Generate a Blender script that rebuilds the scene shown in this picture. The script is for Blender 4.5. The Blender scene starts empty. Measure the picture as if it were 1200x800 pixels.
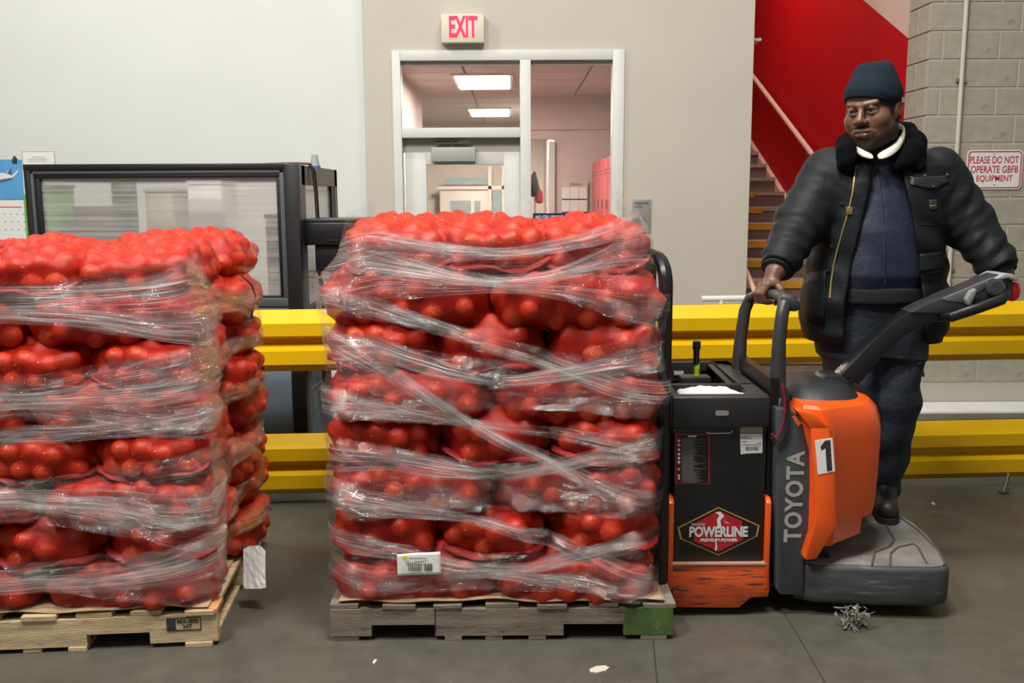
import bpy, bmesh, math, random
import numpy as np
from mathutils import Matrix, Vector, Euler

SC = bpy.context.scene
COL = SC.collection
R = math.radians

# ------------------------------------------------------------------ camera
FPX, CAM_H, PITCH, ROLL = 1120.0, 1.572, R(8.73), R(0.3)
cp, sp = math.cos(PITCH), math.sin(PITCH)
FW = np.array([0, cp, -sp])
_r0, _u0 = np.array([1.0, 0, 0]), np.array([0, sp, cp])
RT = _r0 * math.cos(ROLL) - _u0 * math.sin(ROLL)
UP = _u0 * math.cos(ROLL) + _r0 * math.sin(ROLL)
CAM = np.array([0, 0, CAM_H])
cam_data = bpy.data.cameras.new('camera')
cam = bpy.data.objects.new('camera', cam_data)
COL.objects.link(cam)
cam.matrix_world = Matrix(((RT[0], UP[0], -FW[0], 0), (RT[1], UP[1], -FW[1], 0), (RT[2], UP[2], -FW[2], CAM_H), (0, 0, 0, 1)))
cam_data.sensor_width = 36
cam_data.lens = FPX / 1200 * 36
cam_data.clip_end = 100
SC.camera = cam

# ------------------------------------------------------------------ world, lamps, exposure
SC.view_settings.view_transform = 'Standard'
SC.view_settings.look = 'None'
SC.view_settings.gamma = 1
SC.view_settings.use_curve_mapping = False
SC.view_settings.exposure = 0.0
SC.cycles.use_denoising = True
SC.cycles.transparent_max_bounces = 24
SC.cycles.max_bounces = 8
world = bpy.data.worlds.new('world')
SC.world = world
world.use_nodes = True
world.node_tree.nodes['Background'].inputs[0].default_value = (1.0, 0.96, 0.9, 1)
world.node_tree.nodes['Background'].inputs[1].default_value = 0.24

def area(name, loc, target, size, sizey, power, col=(1, 0.965, 0.91)):
    l = bpy.data.lights.new(name, 'AREA')
    l.shape = 'RECTANGLE'; l.size = size; l.size_y = sizey; l.energy = power; l.color = col
    o = bpy.data.objects.new(name, l); COL.objects.link(o)
    o.location = loc
    o.rotation_euler = (Vector(target) - Vector(loc)).to_track_quat('-Z', 'Y').to_euler()
    return o
area('warehouse_lamp', (-2.2, 1.1, 5.2), (-1.4, 2.4, 0), 1.2, 0.5, 240)
area('warehouse_lamp', (0.30, 2.4, 5.2), (0.45, 2.9, 0), 1.2, 0.5, 255)
area('warehouse_lamp', (-3.6, 4.6, 5.6), (-2.8, 6.6, 1), 1.2, 0.5, 130)
area('warehouse_lamp', (0.9, 5.0, 6.4), (1.4, 6.4, 0.5), 1.2, 0.5, 85)
area('stair_lamp', (2.2, 10.0, 5.2), (2.4, 10.5, 0), 0.8, 0.8, 55, (1, 0.85, 0.72))
area('office_lamp', (-0.28, 9.9, 2.68), (-0.28, 9.9, 0), 0.6, 1.2, 70, (1, 0.90, 0.82))
area('office_lamp', (-0.28, 13.6, 2.68), (-0.28, 13.6, 0), 0.6, 1.2, 150, (1, 0.90, 0.80))

def ray(px, py): return FW + RT * (px - 600) / FPX + UP * (400 - py) / FPX
def at(px, py, Y):
    d = ray(px, py); return CAM + d * (Y / d[1])
def atx(px, py, X):
    d = ray(px, py); return CAM + d * (X / d[0])
def atz(px, py, Z):
    d = ray(px, py); return CAM + d * ((Z - CAM_H) / d[2])

# ------------------------------------------------------------------ materials
class NT:
    def __init__(s, name):
        s.m = bpy.data.materials.new(name); s.m.use_nodes = True
        s.t = s.m.node_tree; s.n = s.t.nodes; s.l = s.t.links
        s.b = s.n['Principled BSDF']; s.out = s.n['Material Output']
    def new(s, typ, **kw):
        n = s.n.new(typ)
        for k, v in kw.items(): setattr(n, k, v)
        return n
    def link(s, a, b): s.l.new(a, b)
    def coords(s, kind='Object', scale=(1, 1, 1)):
        tc = s.new('ShaderNodeTexCoord'); mp = s.new('ShaderNodeMapping')
        mp.inputs['Scale'].default_value = scale
        s.link(tc.outputs[kind], mp.inputs['Vector']); return mp.outputs[0]
    def noise(s, vec, scale, detail=3, rough=0.55):
        n = s.new('ShaderNodeTexNoise'); n.inputs['Scale'].default_value = scale
        n.inputs['Detail'].default_value = detail; n.inputs['Roughness'].default_value = rough
        if vec is not None: s.link(vec, n.inputs['Vector'])
        return n.outputs['Fac']
    def ramp(s, fac, stops):
        r = s.new('ShaderNodeValToRGB'); e = r.color_ramp.elements
        while len(e) > len(stops): e.remove(e[-1])
        while len(e) < len(stops): e.new(0.5)
        for el, (p, c) in zip(e, stops):
            el.position = p; el.color = (c[0], c[1], c[2], 1) if not isinstance(c, float) else (c, c, c, 1)
        s.link(fac, r.inputs[0]); return r.outputs[0]
    def math(s, op, a, b=None):
        m = s.new('ShaderNodeMath', operation=op)
        for i, v in enumerate((a, b)):
            if v is None: continue
            if isinstance(v, (int, float)): m.inputs[i].default_value = v
            else: s.link(v, m.inputs[i])
        return m.outputs[0]
    def mixc(s, fac, a, b):
        m = s.new('ShaderNodeMix', data_type='RGBA')
        for idx, v in ((0, fac), (6, a), (7, b)):
            if isinstance(v, (int, float)): m.inputs[idx].default_value = v
            elif isinstance(v, tuple): m.inputs[idx].default_value = (*v, 1)
            else: s.link(v, m.inputs[idx])
        return m.outputs[2]
    def bump(s, h, strength=0.3, dist=0.01):
        b = s.new('ShaderNodeBump'); b.inputs['Strength'].default_value = strength
        b.inputs['Distance'].default_value = dist
        s.link(h, b.inputs['Height']); s.link(b.outputs[0], s.b.inputs['Normal']); return b.outputs[0]

def mat(name, col, rough=0.5, metal=0.0, var=0.0, scale=8.0, bump=0.0, bscale=60.0, spec=0.5, coat=0.0, stretch=(1, 1, 1), wear=None, bdist=0.004):
    t = NT(name); b = t.b
    b.inputs['Base Color'].default_value = (*col, 1); b.inputs['Roughness'].default_value = rough
    b.inputs['Metallic'].default_value = metal; b.inputs['Specular IOR Level'].default_value = spec
    b.inputs['Coat Weight'].default_value = coat
    v = t.coords('Object', stretch)
    c = None
    if var:
        f = t.noise(v, scale, 4)
        lo = tuple(max(0, x * (1 - var)) for x in col); hi = tuple(min(1, x * (1 + var)) for x in col)
        c = t.ramp(f, [(0.3, lo), (0.7, hi)])
    if wear:
        wc, amount, wscale = wear
        f2 = t.noise(v, wscale, 6, 0.7)
        msk = t.ramp(f2, [(max(0, amount - 0.04), 0.0), (amount + 0.04, 1.0)])
        c = t.mixc(msk, c if c is not None else col, wc)
    if c is not None: t.link(c, b.inputs['Base Color'])
    if bump: t.bump(t.noise(v, bscale, 4), bump, bdist)
    return t.m

# ------------------------------------------------------------------ mesh helpers
class MB:
    def __init__(s): s.v = []; s.f = []; s.uv = None
    def add(s, vs, fs):
        o = len(s.v); s.v += [tuple(map(float, p)) for p in vs]; s.f += [tuple(i + o for i in f) for f in fs]; return s
    def box(s, a, b):
        x0, y0, z0 = a; x1, y1, z1 = b
        return s.add([(x0, y0, z0), (x1, y0, z0), (x1, y1, z0), (x0, y1, z0), (x0, y0, z1), (x1, y0, z1), (x1, y1, z1), (x0, y1, z1)],
                     [(0, 3, 2, 1), (4, 5, 6, 7), (0, 1, 5, 4), (1, 2, 6, 5), (2, 3, 7, 6), (3, 0, 4, 7)])
    def prism(s, poly, y0, y1):                      # polygon in X,Z swept along Y
        n = len(poly)
        vs = [(x, y0, z) for x, z in poly] + [(x, y1, z) for x, z in poly]
        return s.add(vs, [tuple(range(n))[::-1], tuple(range(n, 2 * n))] + [(i, (i + 1) % n, (i + 1) % n + n, i + n) for i in range(n)])
    def prismz(s, poly, z0, z1):
        n = len(poly)
        vs = [(x, y, z0) for x, y in poly] + [(x, y, z1) for x, y in poly]
        return s.add(vs, [tuple(range(n))[::-1], tuple(range(n, 2 * n))] + [(i, (i + 1) % n, (i + 1) % n + n, i + n) for i in range(n)])
    def prismx(s, poly, x0, x1):                     # polygon in Y,Z swept along X
        n = len(poly)
        vs = [(x0, y, z) for y, z in poly] + [(x1, y, z) for y, z in poly]
        return s.add(vs, [tuple(range(n))[::-1], tuple(range(n, 2 * n))] + [(i, (i + 1) % n, (i + 1) % n + n, i + n) for i in range(n)])
    def loft(s, rings, cap=True):
        n = len(rings[0]); vs = [p for r in rings for p in r]; fs = []
        for k in range(len(rings) - 1):
            for i in range(n):
                j = (i + 1) % n
                fs.append((k * n + i, k * n + j, (k + 1) * n + j, (k + 1) * n + i))
        if cap: fs += [tuple(range(n))[::-1], tuple(range((len(rings) - 1) * n, len(rings) * n))]
        return s.add(vs, fs)
    def tube(s, path, r, n=10, flat=None):
        P = [Vector(p) for p in path]; rs = r if isinstance(r, (list, tuple)) else [r] * len(P)
        rings = []; up = None
        for i, p in enumerate(P):
            t = ((P[min(i + 1, len(P) - 1)] - P[max(i - 1, 0)])).normalized()
            if up is None:
                up = Vector((0, 0, 1)) if abs(t.z) < 0.9 else Vector((0, 1, 0))
            a = up - t * up.dot(t)
            a = a.normalized() if a.length > 1e-6 else t.orthogonal().normalized()
            b = t.cross(a); up = a
            fa, fb = (flat if flat else (1, 1))
            rings.append([tuple(p + (a * math.cos(q) * fa + b * math.sin(q) * fb) * rs[i]) for q in [2 * math.pi * k / n for k in range(n)]])
        return s.loft(rings)
    def lathe(s, prof, c, n=20, axis='z'):
        rings = []
        for r, h in prof:
            ring = []
            for k in range(n):
                q = 2 * math.pi * k / n
                x, y, z = r * math.cos(q), r * math.sin(q), h
                if axis == 'y': x, y, z = x, z, y
                if axis == 'x': x, y, z = z, x, y
                ring.append((c[0] + x, c[1] + y, c[2] + z))
            rings.append(ring)
        return s.loft(rings)

def base_of(p):
    return p.location if p is not None else Vector((0, 0, 0))
def obj(name, mb, m, parent=None, bevel=0.0, smooth=False, seg=2, local=False, angle=35, sub=0):
    """Link a mesh (MB or mesh datablock) as one object; with a parent it becomes a part."""
    if isinstance(mb, MB):
        me = bpy.data.meshes.new(name); me.from_pydata(mb.v, [], mb.f); me.validate(); 
        bm = bmesh.new(); bm.from_mesh(me)
        bmesh.ops.recalc_face_normals(bm, faces=bm.faces)
        if bevel:
            ed = [e for e in bm.edges if len(e.link_faces) == 2 and e.calc_face_angle(0) > R(25)]
            bmesh.ops.bevel(bm, geom=ed, offset=bevel, segments=seg, affect='EDGES', profile=0.5, clamp_overlap=True)
        if smooth or bevel:
            for f in bm.faces: f.smooth = True
            for e in bm.edges:
                if len(e.link_faces) == 2 and e.calc_face_angle(0) > R(angle): e.smooth = False
        bm.to_mesh(me); bm.free()
    else: me = mb
    if m is not None:
        if isinstance(m, (list, tuple)):
            for q in m: me.materials.append(q)
        elif len(me.materials) == 0: me.materials.append(m)
    o = bpy.data.objects.new(name, me); COL.objects.link(o)
    if parent is not None:
        o.parent = parent
        if not local: o.matrix_parent_inverse = Matrix.Translation(-root_loc(parent))
    if sub:
        md = o.modifiers.new('s', 'SUBSURF'); md.levels = md.render_levels = sub
    return o
def root_loc(p):
    return Vector(p.location) if p.type == 'EMPTY' else Vector((0, 0, 0))
def tag(o, label=None, cat=None, group=None, kind=None):
    if label: o['label'] = label
    if cat: o['category'] = cat
    if group: o['group'] = group
    if kind: o['kind'] = kind
    return o
def thing(name, loc, label, cat, group=None):
    o = bpy.data.objects.new(name, None); COL.objects.link(o); o.location = loc; o.empty_display_size = 0.1
    return tag(o, label, cat, group)
def struct(name, mb, m, parent=None, **kw):
    o = obj(name, mb, m, parent, **kw)
    if parent is None: o['kind'] = 'structure'
    return o

def text_mb(body, width, height, bold=0.0, spacing=1.0, shear=0.0, line=1.0, align='CENTER'):
    """Text as flat triangles in X,Z fitted to width x height, centred on the origin, facing -Y."""
    c = bpy.data.curves.new('text', 'FONT'); c.body = body; c.align_x = align; c.offset = bold
    c.space_character = spacing; c.shear = shear; c.space_line = line; c.resolution_u = 3
    o = bpy.data.objects.new('text', c); me = bpy.data.meshes.new_from_object(o)
    v = np.array([p.co[:] for p in me.vertices]); fs = [tuple(p.vertices) for p in me.polygons]
    bpy.data.objects.remove(o); bpy.data.curves.remove(c); bpy.data.meshes.remove(me)
    lo, hi = v.min(0), v.max(0); ext = hi - lo
    x = (v[:, 0] - (lo[0] + hi[0]) / 2) / ext[0] * width; z = (v[:, 1] - (lo[1] + hi[1]) / 2) / ext[1] * height
    mb = MB(); mb.v = [(a, 0.0, b) for a, b in zip(x, z)]; mb.f = fs; return mb
def place(mb, M):
    mb.v = [tuple(M @ Vector(p)) for p in mb.v]; return mb
def solid(mb, depth=0.0008):
    """Give flat faces (facing -Y locally) a little thickness."""
    n = len(mb.v); f0 = list(mb.f)
    cnt = {}
    for f in f0:
        for i in range(len(f)):
            a, b = f[i], f[(i + 1) % len(f)]
            cnt[(a, b)] = cnt.get((a, b), 0) + 1
    mb.v += [(x, y - depth, z) for x, y, z in mb.v]
    mb.f = f0 + [tuple(i + n for i in f[::-1]) for f in f0] + [(b, a, a + n, b + n) for (a, b) in cnt if (b, a) not in cnt]
    return mb
def letters(name, body, cx, y, cz, w, h, m, parent, rot=0.0, yaw=0.0, depth=0.0008, **kw):
    mb = solid(text_mb(body, w, h, **kw), depth)
    place(mb, Matrix.Translation((cx, y, cz)) @ Matrix.Rotation(yaw, 4, 'Z') @ Matrix.Rotation(rot, 4, 'Y'))
    return obj(name, mb, m, parent)
# ================================================================== setting
random.seed(4); np.random.seed(4)
def floor_mat():
    t = NT('sealed_concrete'); v = t.coords('Object')
    n1 = t.noise(v, 1.3, 5, 0.6); n2 = t.noise(v, 9, 6, 0.65)
    c = t.ramp(t.math('ADD', t.math('MULTIPLY', n1, 0.6), t.math('MULTIPLY', n2, 0.4)),
               [(0.3, (0.060, 0.057, 0.045)), (0.55, (0.088, 0.084, 0.066)), (0.75, (0.118, 0.112, 0.090))])
    n3 = t.noise(t.coords('Object', (1, 6, 1)), 5, 5, 0.7)
    c = t.mixc(t.ramp(n3, [(0.66, 0.0), (0.75, 0.25)]), c, (0.17, 0.16, 0.15))
    t.link(c, t.b.inputs['Base Color'])
    t.link(t.ramp(n2, [(0.3, 0.3), (0.7, 0.46)]), t.b.inputs['Roughness'])
    t.bump(t.noise(v, 40, 4), 0.08, 0.003)
    return t.m
M_floor = floor_mat()
M_wall = mat('painted_wall', (0.525, 0.485, 0.415), 0.75, var=0.03, scale=2, bump=0.05, bscale=200)
M_wall_left = mat('white_painted_wall', (0.655, 0.675, 0.655), 0.65, var=0.02, scale=2, bump=0.05, bscale=200)
M_frame = mat('pale_grey_frame_paint', (0.62, 0.63, 0.60), 0.45, var=0.03)
M_red_wall = mat('red_wall_paint', (0.46, 0.001, 0.006), 0.6, var=0.05, scale=3, spec=0.15)
M_pink = mat('pale_pink_plaster', (0.62, 0.47, 0.41), 0.7, var=0.03)
M_office = mat('office_wall_paint', (0.60, 0.50, 0.46), 0.7, var=0.03)
M_block = mat('painted_block', (0.37, 0.34, 0.268), 0.75, var=0.10, scale=14, bump=0.35, bscale=130, wear=((0.28, 0.26, 0.21), 0.66, 5))
M_mortar = mat('block_mortar', (0.47, 0.44, 0.37), 0.85, bump=0.2, bscale=150)
M_black = mat('black_plastic', (0.012, 0.012, 0.013), 0.42, var=0.2, scale=20, bump=0.05, bscale=400)
M_blackgloss = mat('black_gloss_paint', (0.006, 0.006, 0.007), 0.3, var=0.3, scale=6)
M_white = mat('white_plastic', (0.8, 0.8, 0.78), 0.5)
M_paper = mat('white_paper', (0.78, 0.78, 0.76), 0.7, var=0.02, scale=30)
M_ink = mat('dark_print', (0.03, 0.03, 0.035), 0.6)
M_steel = mat('bare_steel', (0.45, 0.44, 0.42), 0.35, 0.9, var=0.1)
M_yellow = mat('yellow_rail_paint', (0.70, 0.42, 0.003), 0.45, spec=0.3, var=0.06, scale=3, wear=((0.42, 0.27, 0.02), 0.74, 9))
def glass_mat(name, tint=(0.97, 0.98, 0.97), gl=0.07):
    t = NT(name); t.n.remove(t.b)
    tr = t.new('ShaderNodeBsdfTransparent'); tr.inputs[0].default_value = (*tint, 1)
    g = t.new('ShaderNodeBsdfGlossy'); g.inputs['Roughness'].default_value = 0.03
    mx = t.new('ShaderNodeMixShader'); mx.inputs[0].default_value = gl
    t.link(tr.outputs[0], mx.inputs[1]); t.link(g.outputs[0], mx.inputs[2]); t.link(mx.outputs[0], t.out.inputs[0]); return t.m
M_glass = glass_mat('clear_window_glass')
def emit_mat(name, col, s):
    t = NT(name); t.b.inputs['Base Color'].default_value = (*col, 1)
    t.b.inputs['Emission Color'].default_value = (*col, 1); t.b.inputs['Emission Strength'].default_value = s; return t.m

YW, YL, YB = 7.45, 7.54, 7.05
struct('floor', MB().box((-7, -1.5, -0.1), (6.5, 17, 0)), M_floor)
fl_o = bpy.data.objects['floor']
for pts in (((765, 748), (770, 800), (776, 860)), ((928, 733), (945, 762), (975, 815)), ((905, 700), (928, 733))):
    obj('joint_seam', MB().tube([tuple(atz(x, y, -0.0015)) for x, y in pts], 0.0035, 6), mat('dark_joint', (0.03, 0.028, 0.025), 0.8), fl_o)
c_ = atz(1104, 611, 0)
q = MB(); q.tube([(c_[0] + 0.085 * math.cos(a), c_[1] + 0.11 * math.sin(a), -0.001) for a in np.linspace(-2.4, 1.6, 24)], 0.003, 6)
obj('ring_scratch', q, mat('worn_ring', (0.05, 0.047, 0.042), 0.7), fl_o)
xl, xr = at(428, 100, YW)[0], at(884.5, 20, YW)[0]
ox0, ox1, oz = at(461, 100, YW)[0], at(730, 100, YW)[0], at(600, 58.5, YW)[2]
w = struct('wall_back', MB().box((xl, YW, 0), (ox0, YW + 0.2, 5)).box((ox1, YW, 0), (xr, YW + 0.2, 5)).box((ox0, YW, oz), (ox1, YW + 0.2, 5)), M_wall)
struct('wall_left', MB().box((-7, YL, 0), (xl + 0.05, YL + 0.08, 5)), M_wall_left)
# ---- block wall: each block a part
xb = at(1086, 100, YB)[0]; pitch, bl = 0.1958, 0.404
bw = struct('wall_right', MB().box((xb + 0.012, YB + 0.006, 0), (6.3, YB + 0.39, 5)), M_mortar)
def block_mesh(wx, wy, wz):
    o = MB().box((0, 0, 0), (wx, wy, wz)); me = bpy.data.meshes.new('block'); me.from_pydata(o.v, [], o.f)
    bm = bmesh.new(); bm.from_mesh(me); bmesh.ops.bevel(bm, geom=bm.edges[:], offset=0.004, segments=1, affect='EDGES'); bm.to_mesh(me); bm.free()
    me.materials.append(M_block); return me
bcache = {}
def put_block(x, y, z, wx, wy, wz):
    k = (round(wx, 3), round(wy, 3))
    if k not in bcache: bcache[k] = block_mesh(wx, wy, wz)
    o = bpy.data.objects.new('block', bcache[k]); COL.objects.link(o); o.parent = bw; o.location = (x, y + random.uniform(-0.001, 0.001), z)
z0 = at(1150, 102.5, YB)[2] % pitch
for r in range(-1, 15):
    z = z0 + r * pitch + 0.004
    if z < 0: continue
    off = 0.5 if (r % 2) else 0.0
    x = xb
    first = bl * (0.62 if r % 2 else 0.25) 
    k = 0
    while x < 4.9:
        ln = (first if k == 0 else bl) - 0.010
        put_block(x, YB, z, ln, 0.02, pitch - 0.009)
        x += ln + 0.010; k += 1
    for y, ln in ((YB + 0.025, 0.17 if r % 2 else 0.355), (YB + 0.205, 0.175 if r % 2 else 0)):
        if ln: put_block(xb, y, z, 0.03, ln, pitch - 0.009)
# ---- stairwell
XS = xb + 0.02
p0, p1 = atx(1012, 0, XS), atx(1065, 45, XS)
sl = (p0[2] - p1[2]) / (p0[1] - p1[1])
def zl(y): return p1[2] + sl * (y - p1[1])
ya, yb_ = YB + 0.39, 15.0
sw = struct('wall_stair', MB().prismx([(ya, 0), (yb_, 0), (yb_, zl(yb_)), (ya, zl(ya))], XS, XS + 0.15), M_red_wall)
obj('upper_plaster', MB().prismx([(ya, zl(ya)), (yb_, zl(yb_)), (yb_, 7.5), (ya, 7.5)], XS - 0.002, XS + 0.15), M_pink, sw)
struct('wall_stair_back', MB().box((0.9, yb_, 0), (XS + 0.2, yb_ + 0.1, 7.5)), M_pink)
struct('wall_stair_left', MB().box((xr - 0.1, YW + 0.2, 0), (xr + 0.01, yb_, 7.5)), M_pink)
M_tread = mat('worn_tread_concrete', (0.34, 0.26, 0.21), 0.75, var=0.15, scale=10)
M_riser = mat('brown_riser_paint', (0.17, 0.12, 0.10), 0.7, var=0.15, scale=8)
M_nose = mat('yellow_nosing_paint', (0.55, 0.30, 0.02), 0.6, var=0.12, scale=12, wear=((0.3, 0.2, 0.1), 0.68, 14))
st = thing('staircase', (2.35, 7.6, 0), 'concrete stairs with yellow painted nosings climbing beside the red wall', 'stairs')
s0, s1 = atx(970, 312, XS - 0.05), atx(880, 170, XS - 0.05)
slope = (s1[2] - s0[2]) / (s1[1] - s0[1]); run = 0.385; rise = run * slope
yb0 = s0[1] - (s0[2] - 0.10) / slope
for k in range(18):
    y = yb0 + k * run; z = rise * (k + 1)
    a = obj('riser', MB().box((xr + 0.02, y, 0 if k == 0 else z - rise - 0.03), (XS - 0.05, y + 0.03, z - 0.04)), M_riser, st)
    b = obj('tread', MB().box((xr + 0.02, y - 0.02, z - 0.04), (XS - 0.05, y + run + 0.03, z)), M_tread, st)
    obj('nosing', MB().box((xr + 0.04, y - 0.024, z - 0.062), (XS - 0.38, y + 0.0, z + 0.002)), M_nose, b)
M_rail = mat('pale_pink_rail_paint', (0.70, 0.49, 0.41), 0.45)
obj('stringer', MB().prismx([(s0[1] - 1.74, s0[2] - 1.74 * slope - 0.14), (s1[1] + 1, s1[2] + slope - 0.14), (s1[1] + 1, s1[2] + slope), (s0[1] - 1.74, s0[2] - 1.74 * slope)], XS - 0.05, XS), M_rail, st)
h0, h1 = atx(955, 185, XS - 0.08), atx(883, 90, XS - 0.08); hd = h1 - h0
hr = thing('handrail', tuple(h0), 'pale pink round handrail sloping up the red wall', 'handrail')
obj('rail_tube', MB().tube([h0 - hd * 0.75, h0, h1, h1 + hd * 0.4], 0.025), M_rail, hr, smooth=True)
for q in (-0.6, 0.1, 0.75, 1.3):
    pb = h0 + hd * q; obj('bracket', MB().tube([pb, pb + np.array([0.0, 0, -0.05]), pb + np.array([0.09, 0, -0.06])], 0.008), M_rail, hr, smooth=True)
g0 = at(822, 350, 7.2); g1 = at(884, 349, 7.2)
gr = thing('guard_pipe', tuple(g0), 'white horizontal pipe rail at the end of the white wall', 'pipe')
obj('pipe', MB().tube([g0, g0 + np.array([0.02, 0, 0.0]), g1], 0.022), M_white, gr, smooth=True)
g2, g3 = at(874, 316, 7.75), at(887, 348, 7.35)
obj('sloping_pipe', MB().tube([g2, g3, (g3[0], 7.2, g1[2])], 0.02), M_rail, gr, smooth=True)
obj('post', MB().tube([(g0[0] + 0.15, 7.2, 0), (g0[0] + 0.15, 7.2, g0[2])], 0.02), M_white, gr, smooth=True)
# white painted curb board at the foot of the block wall
wx0 = atz(1066, 478, 0)[0]
struct('trim_1', MB().box((2.82, 6.72, 0.0), (6.2, YB - 0.004, 0.012)), mat('white_floor_paint', (0.8, 0.8, 0.78), 0.55, var=0.06, scale=5))

# ---- storefront frame, door, glass
def X(px, py=150): return at(px, py, YW)[0]
def Z(py, px=600): return at(px, py, YW)[2]
fr = struct('trim_2', MB().box((X(461), YW - 0.03, 0), (X(471), YW + 0.1, Z(59))), M_frame, bevel=0.004)
def fbar(name, a, b): obj(name, MB().box((a[0], YW - 0.028, a[1]), (b[0], YW + 0.1, b[1])), M_frame, fr, bevel=0.004)
fbar('jamb', (X(717), 0), (X(730.5), Z(59)))
fbar('mullion', (X(609.5), 0), (X(622), Z(70)))
fbar('head', (X(471), Z(71)), (X(717), Z(59)))
fbar('transom_bar', (X(471), Z(161)), (X(609.5), Z(149.5)))
fbar('sidelight_sill', (X(622), 0.0), (X(717), 0.28))
for a, b, c, d in ((471, 609.5, 71, 149.5), (622, 717, 71, 420)):
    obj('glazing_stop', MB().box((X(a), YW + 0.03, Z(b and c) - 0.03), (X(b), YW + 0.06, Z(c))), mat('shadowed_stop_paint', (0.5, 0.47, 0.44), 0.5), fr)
wn = struct('window_1', MB().box((X(471), YW + 0.045, Z(150)), (X(610), YW + 0.051, Z(71))), M_glass)
wn2 = struct('window_2', MB().box((X(622), YW + 0.045, 0.28), (X(717), YW + 0.051, Z(71))), M_glass)
YD = YW + 0.055
dr = struct('door_1', MB().box((X(473), YD, 0.01), (X(498), YD + 0.045, Z(177.5))), M_frame, bevel=0.003)
def dbar(name, a, b): obj(name, MB().box((a[0], YD, a[1]), (b[0], YD + 0.045, b[1])), M_frame, dr, bevel=0.003)
dbar('stile', (X(590), 0.01), (X(609), Z(177.5)))
dbar('top_rail', (X(498), Z(192)), (X(590), Z(177.5)))
dbar('bottom_rail', (X(498), 0.01), (X(590), 0.9))
obj('pane', MB().box((X(498), YD + 0.02, 0.9), (X(590), YD + 0.026, Z(192))), M_glass, dr)
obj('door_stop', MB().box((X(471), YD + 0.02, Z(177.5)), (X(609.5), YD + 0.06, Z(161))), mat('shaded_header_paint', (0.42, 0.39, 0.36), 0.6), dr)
cl = obj('closer_body', MB().box((X(505), YD - 0.075, Z(189)), (X(557), YD - 0.001, Z(172))), mat('grey_closer_paint', (0.36, 0.37, 0.36), 0.45), dr, bevel=0.006)
M_dkmet = mat('dark_metal', (0.10, 0.09, 0.08), 0.4, 0.6)
za, zb = Z(168), Z(164.5)
obj('closer_arm', MB().box((X(509), YD - 0.05, za), (X(550), YD - 0.035, zb)).tube([(X(530), YD - 0.04, Z(173)), (X(530), YD - 0.04, Z(163))], 0.012).box((X(509), YD - 0.05, Z(166)), (X(536), YD - 0.03, Z(162.5))), M_dkmet, cl)
struct('wall_office_front', MB().box((-2.6, YW + 0.2, 2.68), (1.5, YW + 0.25, 3.2)), M_office)

# ---- office beyond the door
CZ = 2.74
co = struct('ceiling_office', MB().box((-2.6, YW + 0.2, CZ + 0.02), (1.55, 17, CZ + 0.1)), mat('ceiling_grid_metal', (0.40, 0.30, 0.27), 0.6))
M_tile = mat('acoustic_tile', (0.66, 0.57, 0.53), 0.9, var=0.04, scale=30, bump=0.2, bscale=200)
tme = {}
LIGHTS = [(-0.28, 10.2), (-0.30, 13.9)]
for i in range(4):
    for j in range(15):
        x, y = -2.85 + i * 1.2 + 0.02, YW + 0.22 + j * 0.62
        if any(abs(x + 0.59 - lx) < 0.65 and abs(y + 0.3 - ly) < 0.62 for lx, ly in LIGHTS) and False: continue
        if 't' not in tme:
            q = MB().box((0, 0, 0), (1.175, 0.595, 0.02)); me = bpy.data.meshes.new('tile'); me.from_pydata(q.v, [], q.f); me.materials.append(M_tile); tme['t'] = me
        o = bpy.data.objects.new('ceiling_tile', tme['t']); COL.objects.link(o); o.parent = co; o.location = (x, y, CZ)
M_lamp = emit_mat('lit_diffuser', (1.0, 0.93, 0.82), 4.0)
for k, (lx, ly) in enumerate(LIGHTS):
    t = thing('ceiling_light', (lx, ly, CZ), ['nearer fluorescent troffer lit in the office ceiling', 'farther fluorescent troffer lit in the office ceiling'][k], 'light', 'office ceiling lights')
    obj('housing', MB().box((lx - 0.3, ly - 0.6, CZ - 0.02), (lx + 0.3, ly + 0.6, CZ - 0.001)), M_white, t)
    obj('diffuser', MB().box((lx - 0.27, ly - 0.57, CZ - 0.028), (lx + 0.27, ly + 0.57, CZ - 0.02)), M_lamp, t)
xo = at(495, 100, 11.6)[0]
struct('wall_office_left', MB().box((xo - 0.9, YW + 0.25, 0), (xo - 0.02, 11.7, CZ)), M_office)
struct('wall_office_right', MB().box((1.25, YW + 0.25, 0), (1.4, 11.9, CZ)), M_office)
xw0 = at(650, 150, 11.8)[0]; xd0 = at(622, 200, 11.8)[0]
struct('wall_office_back', MB().box((xw0, 11.8, 0), (1.4, 11.95, at(650, 152, 11.8)[2])).box((at(619, 150, 11.8)[0], 11.76, at(650, 152, 11.8)[2]), (1.4, 11.98, CZ)).box((xw0 - 0.6, 11.8, at(630, 163, 11.8)[2]), (xw0, 11.95, at(650, 152, 11.8)[2])), M_office)
struct('wall_office_far', MB().box((-2.6, 16.2, 0), (1.5, 16.35, CZ)), mat('far_wall_paint', (0.72, 0.62, 0.54), 0.7))
struct('wall_corridor', MB().box((xw0 + 0.02, 11.95, 0), (xw0 + 0.12, 16.2, CZ)), M_office)
t2 = struct('trim_3', MB().box((xw0 - 0.07, 11.74, 0), (xw0, 11.8, at(650, 166, 11.8)[2])), M_frame)
# inner door ajar in the corridor
fx = at(637, 200, 12.4)[0]
d3 = struct('door_2', MB().box((xw0 - 0.05, 11.97, 0), (xw0 - 0.01, 12.75, 2.15)), M_frame, bevel=0.004)
obj('pane', MB().box((xw0 - 0.055, 12.08, 1.0), (xw0 - 0.05, 12.6, 2.0)), mat('frosted_pane', (0.6, 0.66, 0.68), 0.2), d3)
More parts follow.
